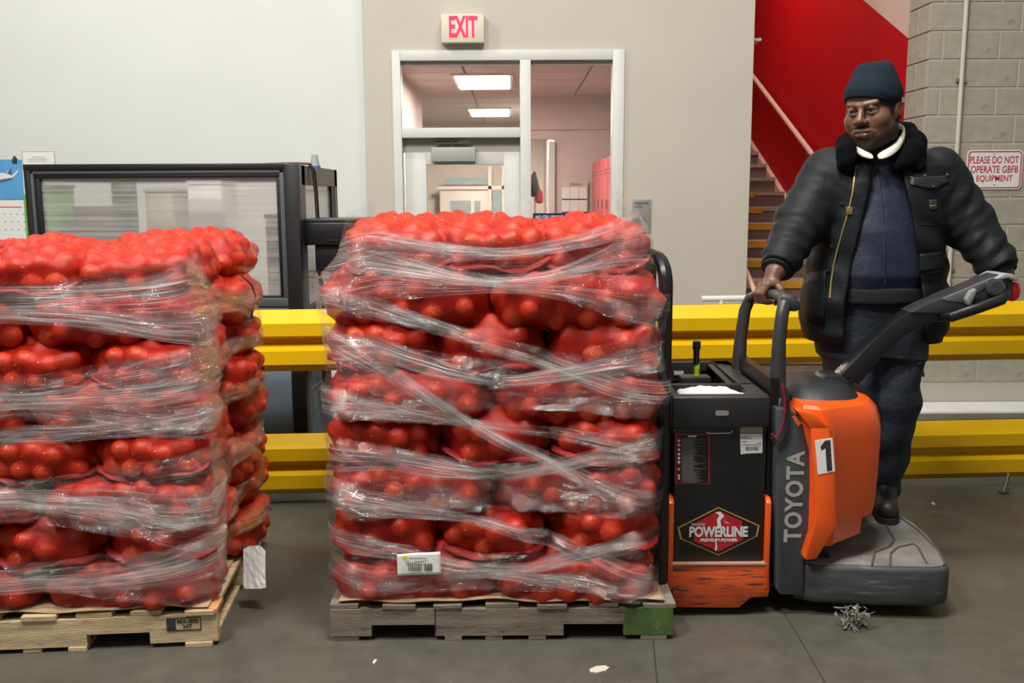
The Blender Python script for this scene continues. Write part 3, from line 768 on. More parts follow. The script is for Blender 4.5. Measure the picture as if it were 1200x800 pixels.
class Wrap:
    """Outward reach of a stack along its perimeter, used to drape film over the sacks."""
    HY, RC, INS = 1.016 / 2 - 0.2, 0.2, 0.2
    def __init__(s, stack, corner, rot, xc, hx):
        s.HX, s.XE = hx - 0.2, hx
        s.M = Matrix.Translation((corner[0], corner[1], 0)) @ Matrix.Rotation(rot, 4, 'Z') @ Matrix.Translation((xc, 0.508, 0))
        s.Mi = s.M.inverted()
        P = np.concatenate(STACK_PTS[stack]); Mi = np.array(s.Mi)
        L = P @ Mi[:3, :3].T + Mi[:3, 3]
        s.S0, s.dz, s.ds = -1.6, 0.015, 0.015
        s.n = int(4.6 / s.ds); s.nz = int(1.75 / s.dz)
        Hm = np.full((s.n, s.nz), 0.12)
        q = np.stack([np.clip(L[:, 0], -s.HX, s.HX), np.clip(L[:, 1], -s.HY, s.HY)], 1)
        d = L[:, :2] - q; dist = np.linalg.norm(d, axis=1); ok = dist > 0.08
        q, d, dist, z = q[ok], d[ok] / dist[ok, None], dist[ok], L[ok, 2]
        # perimeter coordinate: front straight 0..2HX, right corner, right side, and negatives for the left
        ang = np.arctan2(d[:, 1], d[:, 0])                  # -pi/2 front, 0 right, pi left
        f2 = 2 * s.HX; arc = s.RC * math.pi / 2
        sc = np.full(len(z), 9.0)
        fr_ = np.isclose(d[:, 1], -1, atol=1e-3); sc[fr_] = q[fr_, 0] + s.HX
        rt = np.isclose(d[:, 0], 1, atol=1e-3); sc[rt] = f2 + arc + q[rt, 1] + s.HY
        lf = np.isclose(d[:, 0], -1, atol=1e-3); sc[lf] = -arc - (q[lf, 1] + s.HY)
        c1 = (d[:, 0] > 1e-3) & (d[:, 1] < -1e-3) & ~fr_ & ~rt; sc[c1] = f2 + (ang[c1] + math.pi / 2) * s.RC
        c2 = (d[:, 0] < -1e-3) & (d[:, 1] < -1e-3) & ~fr_ & ~lf; sc[c2] = -(-math.pi / 2 - ang[c2]) * s.RC
        i = ((sc - s.S0) / s.ds).astype(int); j = (z / s.dz).astype(int)
        ok = (i >= 0) & (i < s.n) & (j >= 0) & (j < s.nz)
        np.maximum.at(Hm, (i[ok], j[ok]), dist[ok])
        def box(A, k, f):
            for ax in (0, 1):
                st_ = [np.roll(A, o, ax) for o in range(-k, k + 1)]
                A = f(np.stack(st_), 0)
            return A
        D = box(Hm, 4, np.max); D = box(D, 3, np.mean)
        D2 = box(Hm, 2, np.max); D2 = box(D2, 1, np.mean)
        s.H = np.maximum(0.45 * D + 0.55 * D2, box(Hm, 1, np.max)) + 0.003
        s.H = box(s.H, 1, np.mean) + 0.002
    def pt(s, sc, z, off=0.0):
        x = (sc - s.S0) / s.ds; y = z / s.dz
        i, j = int(x), int(y); i = min(max(i, 0), s.n - 2); j = min(max(j, 0), s.nz - 2)
        a, b = min(max(x - i, 0), 1), min(max(y - j, 0), 1); Hh = s.H
        h = (Hh[i, j] * (1 - a) + Hh[i + 1, j] * a) * (1 - b) + (Hh[i, j + 1] * (1 - a) + Hh[i + 1, j + 1] * a) * b + off
        f2 = 2 * s.HX; arc = s.RC * math.pi / 2
        if 0 <= sc <= f2: q, an = (sc - s.HX, -s.HY), -math.pi / 2
        elif sc > f2:
            if sc < f2 + arc: q, an = (s.HX, -s.HY), -math.pi / 2 + (sc - f2) / s.RC
            else: q, an = (s.HX, -s.HY + sc - f2 - arc), 0.0
        else:
            if sc > -arc: q, an = (-s.HX, -s.HY), -math.pi / 2 + sc / s.RC
            else: q, an = (-s.HX, -s.HY - sc - arc), -math.pi
        p = s.M @ Vector((q[0] + math.cos(an) * h, q[1] + math.sin(an) * h, z))
        return p
    def sc_of(s, px, py):
        """Perimeter coordinate and height where the sight line of a photograph point meets the stack's skin."""
        def hit(axis, val):
            o = s.Mi @ Vector(CAM); d = s.Mi.to_3x3() @ Vector(ray(px, py))
            return o + d * ((val - o[axis]) / d[axis])
        p = hit(1, -0.508); f2 = 2 * s.HX; arc = s.RC * math.pi / 2
        if p.x > s.XE - 0.01:
            p = hit(0, s.XE + 0.02)
            return f2 + arc + max(p.y + s.HY, -arc * 0.5), p.z
        if p.x > s.HX: return f2 + s.RC * math.asin(min(1, (p.x - s.HX) / s.RC)) * 0.8, p.z
        if p.x < -s.HX: return -s.RC * math.asin(min(1, (-s.HX - p.x) / s.RC)) * 0.8, p.z
        return p.x + s.HX, p.z
    def band(s, pts, parent, m, dens=1.0, extend=(0, 0), off=0.0, fade=0.0):
        K = []
        for (px, py, hw) in pts:
            c, z = s.sc_of(px, py); K.append((c, z, hw / 328.0))
        if extend[0]:
            c, z, w = K[0]; dz_ = (K[0][1] - K[1][1]) / max(0.05, abs(K[0][0] - K[1][0])) * 0.4
            K = [(c - extend[0], min(1.55, max(0.17, z + dz_ * extend[0])), w)] + K
        if extend[1]:
            c, z, w = K[-1]; dz_ = (K[-1][1] - K[-2][1]) / max(0.05, abs(K[-1][0] - K[-2][0])) * 0.4
            K = K + [(c + extend[1], min(1.55, max(0.17, z + dz_ * extend[1])), w)]
        K.sort()
        cs = np.array([k[0] for k in K]); zs = np.array([k[1] for k in K]); ws = np.array([k[2] for k in K])
        ss = np.arange(cs[0], cs[-1], 0.016)
        def sm(y):
            v = np.interp(ss, cs, y); k = 5
            vp = np.pad(v, k, mode='edge'); return np.convolve(vp, np.ones(2 * k + 1) / (2 * k + 1), 'valid')
        zc, wc = sm(zs), np.maximum(sm(ws), 0.006)
        na = 9; vs, fs, uv, dn = [], [], [], []
        u0 = random.random() * 50; v0 = random.random() * 50
        for i, c in enumerate(ss):
            for j in range(na):
                t = -1 + 2 * j / (na - 1)
                z = min(max(zc[i] + t * wc[i], 0.12), 1.60)
                vs.append(tuple(s.pt(c, z, off + 0.0015 * math.sin(c * 31 + t * 4))))
                uv.append((u0 + c, v0 + t * 0.5)); dn.append(dens * min(1.35, 0.42 + 0.016 / wc[i]) * (1 - 0.35 * abs(t) ** 3) * (min(1, (c - ss[0] + 0.01) / fade, (ss[-1] - c + 0.01) / fade) * (1 - 0.7 * abs(t) ** 2) if fade else 1))
        for i in range(len(ss) - 1):
            for j in range(na - 1):
                a = i * na + j; fs.append((a, a + na, a + na + 1, a + 1))
        me = bpy.data.meshes.new('film_band'); me.from_pydata(vs, [], fs)
        l = me.uv_layers.new(name='uv'); l.data.foreach_set('uv', np.array([uv[v] for f in fs for v in f], np.float32).ravel())
        at_ = me.attributes.new('dens', 'FLOAT', 'POINT'); at_.data.foreach_set('value', np.array(dn, np.float32))
        me.polygons.foreach_set('use_smooth', [True] * len(fs))
        return obj('film_band', me, m, parent)
WC = Wrap('c', PC, 0.0, 0.586, 0.586); WL = Wrap('l', PL, PLr, 0.635, 0.60)
fw = thing('stretch_wrap', (PC[0] + 0.61, PC[1], 0), 'clear stretch film bands crossing over the middle stack of onion sacks', 'plastic film', 'stretch films around the stacks')
CB = [[(405, 297, 22), (436, 285, 16), (510, 298, 10), (600, 299, 6), (680, 285, 8), (745, 268, 10), (760, 262, 14)],
      [(400, 302, 20), (430, 296, 17), (500, 318, 12), (590, 333, 6), (650, 325, 6), (710, 303, 9), (750, 290, 18), (764, 290, 25)],
      [(394, 345, 22), (440, 330, 22), (520, 336, 10), (600, 336, 5), (680, 345, 10), (740, 362, 18), (764, 368, 22)],
      [(396, 355, 15), (440, 365, 9), (530, 385, 6), (600, 408, 10), (680, 438, 14), (740, 455, 14), (766, 462, 14)],
      [(398, 412, 20), (440, 405, 14), (500, 430, 10), (585, 448, 6), (650, 441, 8), (720, 425, 12), (762, 420, 18)],
      [(400, 405, 16), (440, 425, 12), (490, 455, 9), (545, 492, 8), (600, 520, 9), (650, 543, 10), (745, 588, 16), (766, 595, 18)],
      [(396, 470, 18), (420, 470, 14), (480, 482, 8), (540, 494, 6), (600, 500, 6), (700, 515, 9), (764, 520, 14)],
      [(397, 535, 20), (435, 530, 14), (510, 548, 9), (580, 557, 6), (650, 548, 8), (720, 528, 9), (762, 525, 16)],
      [(396, 580, 22), (420, 582, 18), (500, 600, 9), (550, 607, 6), (620, 625, 9), (690, 648, 12), (764, 685, 16)],
      [(397, 635, 16), (430, 640, 10), (520, 660, 8), (595, 667, 6), (680, 650, 8), (740, 632, 12), (764, 636, 16)],
      [(398, 668, 16), (450, 682, 12), (520, 668, 9), (600, 671, 6), (680, 680, 10), (764, 698, 14)]]
for k, b in enumerate(CB): WC.band(b, fw, M_film, 1.0, (0.9, 0.9), 0.001 * (k % 3))
for y, h in ((300, 45), (440, 50), (560, 50), (660, 38)):
    WC.band([(398, y, h), (500, y + 8, h * 0.7), (600, y + 10, h * 0.55), (680, y + 6, h * 0.7), (762, y, h)], fw, M_film, 0.10, (0.9, 0.9), -0.0015)
M_rope = film_mat('bunched_film_glints', (0.98, 0.97, 0.96), 0.0, 0.46, 0.60)  # extra white bands paint the brightest glints along the bunched film
for k, b in enumerate([[(425, 277, 5), (510, 292, 5), (600, 299, 4), (690, 281, 4), (750, 264, 6)], [(402, 306, 6), (470, 312, 6), (560, 331, 4), (650, 323, 4), (735, 297, 7)], [(412, 352, 5), (480, 372, 5), (570, 402, 4)],
        [(430, 400, 6), (500, 428, 5), (585, 447, 4), (690, 434, 4), (750, 420, 6)], [(402, 472, 6), (460, 480, 5), (545, 494, 3), (600, 501, 3)], [(430, 527, 6), (500, 545, 6), (585, 556, 5), (670, 545, 4), (742, 521, 6)],
        [(402, 580, 7), (470, 594, 5), (555, 607, 4), (640, 627, 4)], [(418, 636, 6), (520, 662, 5), (600, 668, 4), (690, 648, 4), (745, 630, 6)], [(520, 672, 4), (600, 671, 4), (700, 684, 5)], [(560, 402, 4), (640, 428, 4), (730, 452, 5)], [(455, 430, 4), (545, 490, 4), (640, 540, 4), (735, 584, 5)]]):
    WC.band([(x, y, h * (1.5 if 500 < x < 690 else 2.3)) for x, y, h in b], fw, M_rope, 1.25, (0.02, 0.02), 0.004, 0.16)
fl = thing('stretch_wrap', (PL[0] + 0.8, PL[1], 0), 'stretch film with amber gathered corners around the left stack of onion sacks', 'plastic film', 'stretch films around the stacks')
LB = [[(-60, 352, 16), (60, 350, 14), (130, 352, 16), (200, 345, 25), (240, 338, 30)],
      [(-60, 368, 10), (80, 372, 8), (160, 380, 13), (240, 392, 20)],
      [(-60, 465, 18), (60, 462, 14), (130, 450, 18), (200, 440, 28), (240, 432, 30)],
      [(-60, 478, 8), (80, 478, 10), (160, 490, 14), (240, 495, 24)],
      [(-60, 590, 16), (50, 585, 14), (120, 580, 12), (200, 590, 20), (240, 598, 22)],
      [(-60, 575, 12), (100, 590, 14), (190, 615, 18), (240, 635, 20)],
      [(-60, 683, 12), (90, 676, 12), (160, 668, 14), (230, 650, 20), (244, 646, 20)],
      [(-60, 692, 6), (100, 686, 8), (200, 672, 12), (240, 664, 16)]]
for k, b in enumerate(LB): WL.band(b, fl, M_film, 1.0, (0.75, 0.14), 0.001 * (k % 3))
for b in ([(-60, 366, 5), (100, 370, 5), (200, 384, 7), (240, 390, 8)], [(-60, 470, 6), (70, 466, 6), (160, 462, 8), (240, 450, 9)], [(-60, 582, 6), (100, 586, 6), (190, 600, 8), (240, 606, 9)], [(-60, 687, 5), (100, 680, 5), (240, 655, 8)], [(180, 338, 7), (240, 332, 9)], [(150, 500, 6), (240, 488, 8)]):
    WL.band([(x, y, h * 1.8) for x, y, h in b], fl, M_rope, 1.1, (0.5, 0.05), 0.004, 0.14)
for y, h in ((355, 40), (465, 45), (585, 45), (675, 30)):
    WL.band([(-60, y, h * 0.5), (60, y, h * 0.6), (160, y, h), (240, y - 8, h * 1.1)], fl, M_film, 0.10, (0.75, 0.14), -0.0015)
FB = [[(244, 338, 34), (262, 345, 22), (277, 350, 8), (295, 342, 12), (308, 332, 22)],
      [(244, 392, 28), (262, 370, 16), (277, 354, 8), (296, 372, 12), (309, 395, 18)],
      [(244, 432, 30), (262, 420, 20), (283, 402, 8), (298, 396, 12), (309, 390, 14)],
      [(244, 495, 26), (265, 478, 16), (285, 455, 10), (300, 445, 10), (311, 440, 14)],
      [(244, 598, 24), (265, 570, 18), (287, 525, 12), (303, 505, 12), (312, 495, 14)],
      [(244, 640, 22), (270, 605, 16), (292, 570, 12), (305, 555, 12), (314, 545, 14)],
      [(246, 655, 22), (275, 632, 16), (300, 600, 10), (310, 590, 10), (318, 582, 12)],
      [(244, 545, 30), (265, 535, 22), (287, 520, 10), (303, 540, 14), (313, 560, 20)]]
for k, b in enumerate(FB): WL.band(b, fl, M_film_amber, 0.85, (0, 0.1), 0.002 + 0.001 * (k % 3))
obj('wire_tie', MB().tube([tuple(WL.pt(*WL.sc_of(x, y), 0.010)) for x, y in ((283, 322), (286, 335), (288, 348), (286, 362), (287, 374), (285, 378))], [0.003, 0.004, 0.003, 0.003, 0.006, 0.004], 6), M_ink, fl, smooth=True)

# ---- label under the film of the middle stack, loose paper at the left one
def sheet_on(W, corners, name, label, cat, off, m, nx=10, ny=6, crumple=0.0, seed=1):
    (x0, y0), (x1, y1), (x2, y2), (x3, y3) = corners; rng = np.random.RandomState(seed); vs, fs = [], []
    for j in range(ny + 1):
        for i in range(nx + 1):
            u, v = i / nx, j / ny
            px = (x0 * (1 - u) + x1 * u) * (1 - v) + (x3 * (1 - u) + x2 * u) * v
            py = (y0 * (1 - u) + y1 * u) * (1 - v) + (y3 * (1 - u) + y2 * u) * v
            vs.append((px, py))
    return vs
lt = [(465, 650), (516, 646), (517, 672), (466, 675)]
grid = sheet_on(WC, lt, '', '', '', 0, None, 12, 8)
pts = [];
for px, py in grid:
    c, z = WC.sc_of(px, py); pts.append(WC.pt(c, z))
ymin = min(p.y for p in pts) - 0.004
q = MB()
cx = [at(px, py, ymin) for px, py in grid]
vs = [(p[0], ymin + 0.004 * math.sin(p[0] * 30) + 0.35 * (pts[k].y - ymin) * 0.2, p[2]) for k, p in enumerate(cx)]
q.add(vs, [(j * 13 + i, j * 13 + i + 1, (j + 1) * 13 + i + 1, (j + 1) * 13 + i) for j in range(8) for i in range(12)])
lb = obj('pallet_label', q, M_paper, None, smooth=True)
md = lb.modifiers.new('t', 'SOLIDIFY'); md.thickness = 0.001
tag(lb, 'white barcode label with a yellow spot under film on the middle stack', 'label')
c0 = at(491, 661, ymin); yl = ymin - 0.0055
sc_ = 1 / 328.0
def lbl(name, mb, m): return obj(name, mb, m, lb)
bars = MB(); rng = random.Random(3)
for (xa, xb_) in ((478, 494), (497, 507)):
    x = xa
    while x < xb_:
        wv = rng.choice((0.6, 1.0, 1.5)); a, b = at(x, 669, yl), at(x + wv * 0.6, 660, yl)
        bars.box((a[0], yl, a[2]), (b[0], yl + 0.001, b[2])); x += wv + rng.choice((0.5, 0.9))
lbl('barcode', bars, M_ink)
lbl('yellow_spot', MB().lathe([(0, 0), (0.009, 0), (0.009, 0.001), (0, 0.001)], tuple(at(474.5, 654, yl)), 12, 'y'), mat('yellow_spot_print', (0.75, 0.62, 0.02), 0.5))
lbl('text_lines', MB().box(tuple(at(479, 655, yl)), tuple(at(500, 653.5, yl + 0.001))).box(tuple(at(486, 658.5, yl)), tuple(at(496, 657.3, yl + 0.001))), mat('grey_print', (0.25, 0.24, 0.2), 0.6))
# crumpled sheet hanging off the left load's flank, front bottom corner at the floor side
pb = atz(300, 690, 0.0)
YP_ = atx(298, 670, -0.99)[1]
c4 = [at(285, 641, YP_ + 0.02), at(311, 640, YP_ + 0.03), at(312.5, 687, YP_), at(284, 691, YP_ - 0.01)]
vs, fs = [], []
rng = np.random.RandomState(5); nz_ = rng.normal(0, 0.0012, (9, 9))
for j in range(9):
    for i in range(9):
        u, v = i / 8, j / 8
        p = (c4[0] * (1 - u) + c4[1] * u) * (1 - v) + (c4[3] * (1 - u) + c4[2] * u) * v
        if j == 0: p = p + np.array([0, 0, -0.022 * max(0, (u - 0.75) * 4) - 0.008 * max(0, (0.25 - u) * 4)])
        vs.append((p[0], p[1] + nz_[j, i] + 0.012 * math.sin(3 * u + 2 * v), p[2]))
for j in range(8):
    for i in range(8):
        a = j * 9 + i; fs.append((a, a + 1, a + 10)); fs.append((a, a + 10, a + 9))
o = obj('paper_sheet', MB().add(vs, fs), M_paper, None)
md = o.modifiers.new('t', 'SOLIDIFY'); md.thickness = 0.0012
pm_ = (c4[0] + c4[1]) / 2 + np.array([0, 0, -0.02]); lm = WL.Mi @ Vector(pm_)
te = WL.pt(2 * WL.HX + WL.RC * math.pi / 2 + lm.y + WL.HY, pm_[2] + 0.03, -0.01)
obj('tape_strip', MB().tube([tuple(pm_ + np.array([0, 0.012, -0.02])), tuple(pm_ + np.array([0, 0.01, 0.012])), tuple(te)], 0.012, 8, flat=(0.12, 1)), M_film, o)
tag(o, 'crumpled blank white sheet hanging from the left pallet load', 'paper')
# ---- scraps on the floor
for k, (px, py, s, lab) in enumerate(((702, 784, 0.022, 'small flat beige paper scrap on the floor before the middle pallet'), (439, 775, 0.009, 'tiny white scrap on the floor near the middle pallet corner'), (1094, 590, 0.012, 'small pale scrap on the floor behind the truck platform'))):
    p = atz(px, py, 0.002); q = MB()
    pl = [(p[0] + s * math.cos(a) * (1.6 if k == 0 else 0.7), p[1] + s * math.sin(a) * (1 if k == 0 else 1.8) + 0.5 * s * math.cos(a)) for a in np.linspace(0, 6.28, 8)[:-1]]
    q.prismz(pl, 0.0, 0.004)
    tag(obj('floor_scrap', q, mat('beige_scrap', (0.55, 0.5, 0.42), 0.7), None), lab, 'litter', 'scraps on the floor')
# ================================================================== guard rail
ra, rb = np.array([-1.11, 4.80]), np.array([2.53, 5.02]); dv = (rb - ra) / np.linalg.norm(rb - ra); nv = np.array([dv[1], -dv[0]])   # nv faces the camera side
gl = thing('guard_rail', (0.7, 4.9, 0), 'yellow double guard rail of two ribbed steel beams behind the pallets', 'guard rail')
def beam(z0, hh, t0, t1):
    pr = [(0.0, 0.0), (0.012, 0.0), (0.055, 0.10), (0.075, 0.14), (0.075, 0.36), (0.02, 0.46), (0.02, 0.54), (0.075, 0.60), (0.075, 0.80), (0.05, 0.87), (0.012, 1.0), (0.0, 1.0)]
    back = [(d - 0.006 if 0 < k < 11 else d - 0.006, z) for k, (d, z) in enumerate(pr)]
    rings = []
    for t in (t0, t1):
        b = ra + dv * t; r = []
        for d, z in pr: r.append((b[0] + nv[0] * d, b[1] + nv[1] * d, z0 + z * hh))
        for d, z in back[::-1]: r.append((b[0] + nv[0] * d, b[1] + nv[1] * d, z0 + z * hh))
        rings.append(r)
    q = MB(); n = len(rings[0]); h = n // 2
    q.v = rings[0] + rings[1]
    q.f = [(i, (i + 1) % n, n + (i + 1) % n, n + i) for i in range(n)] + [(i, n - 1 - i, n - 2 - i, i + 1) for i in range(h - 1)] + [(n + i, n + i + 1, 2 * n - 2 - i, 2 * n - 1 - i) for i in range(h - 1)]
    return q
obj('rail_beam', beam(0.69, 0.315, -2.6, 6.2), M_yellow, gl)
obj('rail_beam', beam(0.045, 0.318, -2.6, 6.2), M_yellow, gl)
for t in (-2.0, 0.9, 2.95, 6.0):
    b = ra + dv * t - nv * 0.07
    q = MB().box((b[0] - 0.06, b[1] - 0.06, 0), (b[0] + 0.06, b[1] + 0.06, 1.06)).box((b[0] - 0.12, b[1] - 0.12, 0), (b[0] + 0.12, b[1] + 0.12, 0.015))
    obj('post', q, M_yellow, gl, bevel=0.004)
k0, k1 = atz(1176, 578, 0.0), None
kp = np.array([k0[0], k0[1], 0.004])
obj('support_strut', MB().tube([kp, kp + np.array([0.02, 0.02, 0.04]), kp + np.array([0.045, 0.05, 0.09])], 0.009).box(tuple(kp - np.array([0.025, 0.02, 0.004])), tuple(kp + np.array([0.02, 0.02, 0.006]))), M_dkmet, gl, smooth=True)

# ================================================================== glazed booth on the left
YBo, YBb = 5.15, 6.32
def bxx(px): return at(px, 270, YBo)[0]
def bzz(py, px=200): return at(px, py, YBo)[2]
M_booth = mat('charcoal_frame', (0.075, 0.082, 0.088), 0.4, var=0.05)
M_bblk = mat('black_frame', (0.008, 0.008, 0.009), 0.4)
M_blue = mat('blue_grey_panel', (0.15, 0.20, 0.25), 0.55, var=0.05)
bt = bzz(192.5); x0 = at(27, 195, YBo)[0]; x1 = at(349, 194, YBo)[0]
xi0, xi1 = at(45, 210, YBo)[0], at(323, 210, YBo)[0]; zi0, zi1 = bzz(347), bzz(208.5)
bo = thing('office_booth', ((x0 + x1) / 2, 5.7, 0), 'black framed booth with a ribbed translucent window behind the left stack', 'booth')
def fram(nm, a, b, m, y0=YBo, y1=YBo + 0.07, bev=0.004): return obj(nm, MB().box((a[0], y0, a[1]), (b[0], y1, b[1])), m, bo, bevel=bev)
e = 0.018
obj('corner_post', MB().box((at(332, 200, YBo)[0], YBo - 0.004, 0), (x1, YBo + 0.09, bt)), M_bblk, bo, bevel=0.004)
fram('corner_post', (x0, 0), (x0 + 0.03, bt), M_bblk, YBo - 0.004, YBo + 0.08)
fram('top_cap', (x0, bt - 0.03), (x1 - 0.07, bt + 0.004), M_bblk, YBo - 0.006, YBo + 0.085)
fram('frame_rail', (x0 + 0.03, bzz(203.5)), (at(332, 200, YBo)[0], bt - 0.03), M_booth)
fram('frame_rail', (x0 + 0.03, bzz(360)), (at(332, 200, YBo)[0], zi0 - 0.012), M_booth)
fram('frame_stile', (x0 + 0.03, zi0), (xi0 - 0.028, zi1 + 0.05), M_booth)
fram('frame_stile', (xi1 + 0.018, zi0 - 0.01), (at(332, 200, YBo)[0], zi1 + 0.05), M_booth)
fram('gasket', (xi0 - 0.028, zi1), (xi1 + 0.018, bzz(203.5)), M_bblk, YBo + 0.006, YBo + 0.06)
fram('gasket', (xi0 - 0.028, zi0 - 0.012), (xi0, zi1), M_bblk, YBo + 0.006, YBo + 0.06)
fram('gasket', (xi1, zi0 - 0.012), (xi1 + 0.018, zi1), M_bblk, YBo + 0.006, YBo + 0.06)
fram('gasket', (xi0, zi0 - 0.012), (xi1, zi0), M_bblk, YBo + 0.006, YBo + 0.06)
fram('lower_panel', (x0 + 0.03, 0.0), (at(332, 200, YBo)[0], bzz(360)), M_blue, YBo + 0.01, YBo + 0.06)
def ribbed():
    t = NT('ribbed_translucent_panel'); b = t.b; v = t.coords('Object', (0.6, 1, 70))
    n = t.noise(v, 1.0, 3, 0.6)
    rf = t.new('ShaderNodeBsdfRefraction'); rf.inputs['IOR'].default_value = 1.04; rf.inputs['Roughness'].default_value = 0.30; rf.inputs[0].default_value = (0.93, 0.92, 0.90, 1)
    tl = t.new('ShaderNodeBsdfTranslucent'); tl.inputs[0].default_value = (0.80, 0.79, 0.76, 1)
    df = t.new('ShaderNodeBsdfDiffuse'); df.inputs[0].default_value = (0.74, 0.73, 0.71, 1)
    gl_ = t.new('ShaderNodeBsdfGlossy'); gl_.inputs['Roughness'].default_value = 0.22
    bu = t.new('ShaderNodeBump'); bu.inputs['Strength'].default_value = 0.5; bu.inputs['Distance'].default_value = 0.01; t.link(n, bu.inputs['Height'])
    for s_ in (gl_, rf): t.link(bu.outputs[0], s_.inputs['Normal'])
    m1 = t.new('ShaderNodeMixShader'); t.link(t.ramp(n, [(0.35, 0.15), (0.65, 0.40)]), m1.inputs[0]); t.link(rf.outputs[0], m1.inputs[1]); t.link(df.outputs[0], m1.inputs[2])
    m2 = t.new('ShaderNodeMixShader'); m2.inputs[0].default_value = 0.10; t.link(m1.outputs[0], m2.inputs[1]); t.link(gl_.outputs[0], m2.inputs[2])
    t.link(m2.outputs[0], t.out.inputs[0]); return t.m
M_rib = ribbed()
obj('ribbed_window', MB().box((xi0, YBo + 0.03, zi0), (xi1, YBo + 0.034, zi1)), M_rib, bo)
# right side wall of the booth
ys0, ys1 = YBo + 0.09, YBb
obj('side_frame', MB().box((x1 - 0.05, ys0, 0), (x1 - 0.005, ys0 + 0.10, bt - 0.004)).box((x1 - 0.05, ys1 - 0.09, 0), (x1 - 0.005, ys1, bt - 0.004)).box((x1 - 0.05, ys0, bt - 0.11), (x1 - 0.005, ys1, bt - 0.004)).box((x1 - 0.05, ys0, 0.6), (x1 - 0.005, ys1, 0.95)), M_booth, bo)
obj('side_gasket', MB().box((x1 - 0.04, ys1 - 0.17, 0.95), (x1 - 0.01, ys1 - 0.09, bt - 0.11)), M_bblk, bo)
obj('side_window', MB().box((x1 - 0.03, ys0 + 0.1, 0.95), (x1 - 0.026, ys1 - 0.17, bt - 0.11)), M_rib, bo)
obj('side_panel', MB().box((x1 - 0.045, ys0, 0), (x1 - 0.01, ys1, 0.6)), M_blue, bo)
obj('back_frame', MB().box((x0, ys1 - 0.06, 0), (x0 + 0.06, ys1, bt - 0.004)).box((x0, ys1 - 0.06, bt - 0.08), (x1 - 0.05, ys1, bt - 0.004)).box((x0, YBo + 0.08, bt - 0.08), (x0 + 0.06, ys1, bt - 0.004)), M_booth, bo)
# things blurred behind the ribbed window
def inside(name, a, b, z, col, label, cat, y0=5.5, y1=5.7, extra=None):
    xa, xb2 = at(a, 270, y0)[0], at(b, 270, y0)[0]
    t = thing(name, ((xa + xb2) / 2, y0, 0), label, cat)
    m = mat(name + '_paint', col, 0.5, var=0.05)
    obj('body', MB().box((xa, y0, 0), (xb2, y1, z)), m, t, bevel=0.01)
    obj('plinth', MB().box((xa + 0.01, y0 - 0.004, 0), (xb2 - 0.01, y0, 0.08)), M_black, t)
    obj('top_trim', MB().box((xa - 0.004, y0 - 0.006, z), (xb2 + 0.004, y1 + 0.004, z + 0.02)), m, t)
inside('green_locker', 46, 72, 1.62, (0.16, 0.40, 0.10), 'green upright locker seen blurred through the ribbed booth window', 'locker')
inside('filing_cabinet', 86, 140, 1.50, (0.22, 0.20, 0.22), 'grey filing cabinet blurred behind the left of the ribbed window', 'cabinet')
inside('steel_column', 142, 156, 1.66, (0.06, 0.07, 0.09), 'dark narrow column blurred behind the ribbed booth window', 'column', 5.4, 5.5)
inside('beige_cupboard', 172, 205, 1.60, (0.40, 0.37, 0.27), 'beige cupboard blurred behind the middle of the ribbed window', 'cabinet', 5.6, 5.9)
inside('water_cooler', 222, 262, 1.64, (0.85, 0.85, 0.85), 'white upright cooler blurred behind the right of the ribbed window', 'cooler', 5.45, 5.75)
inside('dark_coat_rack', 311, 328, 1.45, (0.05, 0.045, 0.045), 'dark narrow rack blurred at the right edge of the ribbed window', 'rack', 5.35, 5.6)
# cap-like device and cables on the booth
dx = at(374, 196, 5.75)
dd = thing('desk_sensor', (dx[0], 5.75, bt), 'small grey cone shaped device standing on the booth top corner', 'device')
bz0 = bt - 0.004
obj('cone_body', MB().lathe([(0.0, bz0), (0.030, bz0), (0.020, bz0 + 0.06), (0.018, bz0 + 0.075), (0, bz0 + 0.075)], (x1 - 0.03, 5.75, 0), 14), mat('grey_sensor_plastic', (0.30, 0.31, 0.32), 0.5), dd, smooth=True)
obj('blue_band', MB().lathe([(0.031, bz0), (0.034, bz0), (0.032, bz0 + 0.012), (0.029, bz0 + 0.012)], (x1 - 0.03, 5.75, 0), 14), mat('blue_band_plastic', (0.05, 0.10, 0.45), 0.4), dd, smooth=True)
M_brown = mat('brown_cable', (0.10, 0.035, 0.02), 0.5)
for k, (dy, m, lb_) in enumerate(((0.0, M_brown, 'brown cable draped over the booth top and down its side'), (0.05, M_black, 'black cable draped over the booth top beside the brown one'))):
    y = 5.42 + dy
    o = obj('draped_cable', MB().tube([(x1 - 0.25, y + 0.02, bt + 0.008), (x1 - 0.08, y, bt + 0.012), (x1 - 0.004, y + 0.02, bt + 0.01), (x1 + 0.012, y + 0.05, bt - 0.03), (x1 + 0.014, y + 0.09, bt - 0.15), (x1 + 0.012, y + 0.12, bt - 0.32), (x1 + 0.012, y + 0.13, bt - 0.5)], 0.007, 8), m, None, smooth=True)
    tag(o, lb_, 'cable', 'cables on the booth')

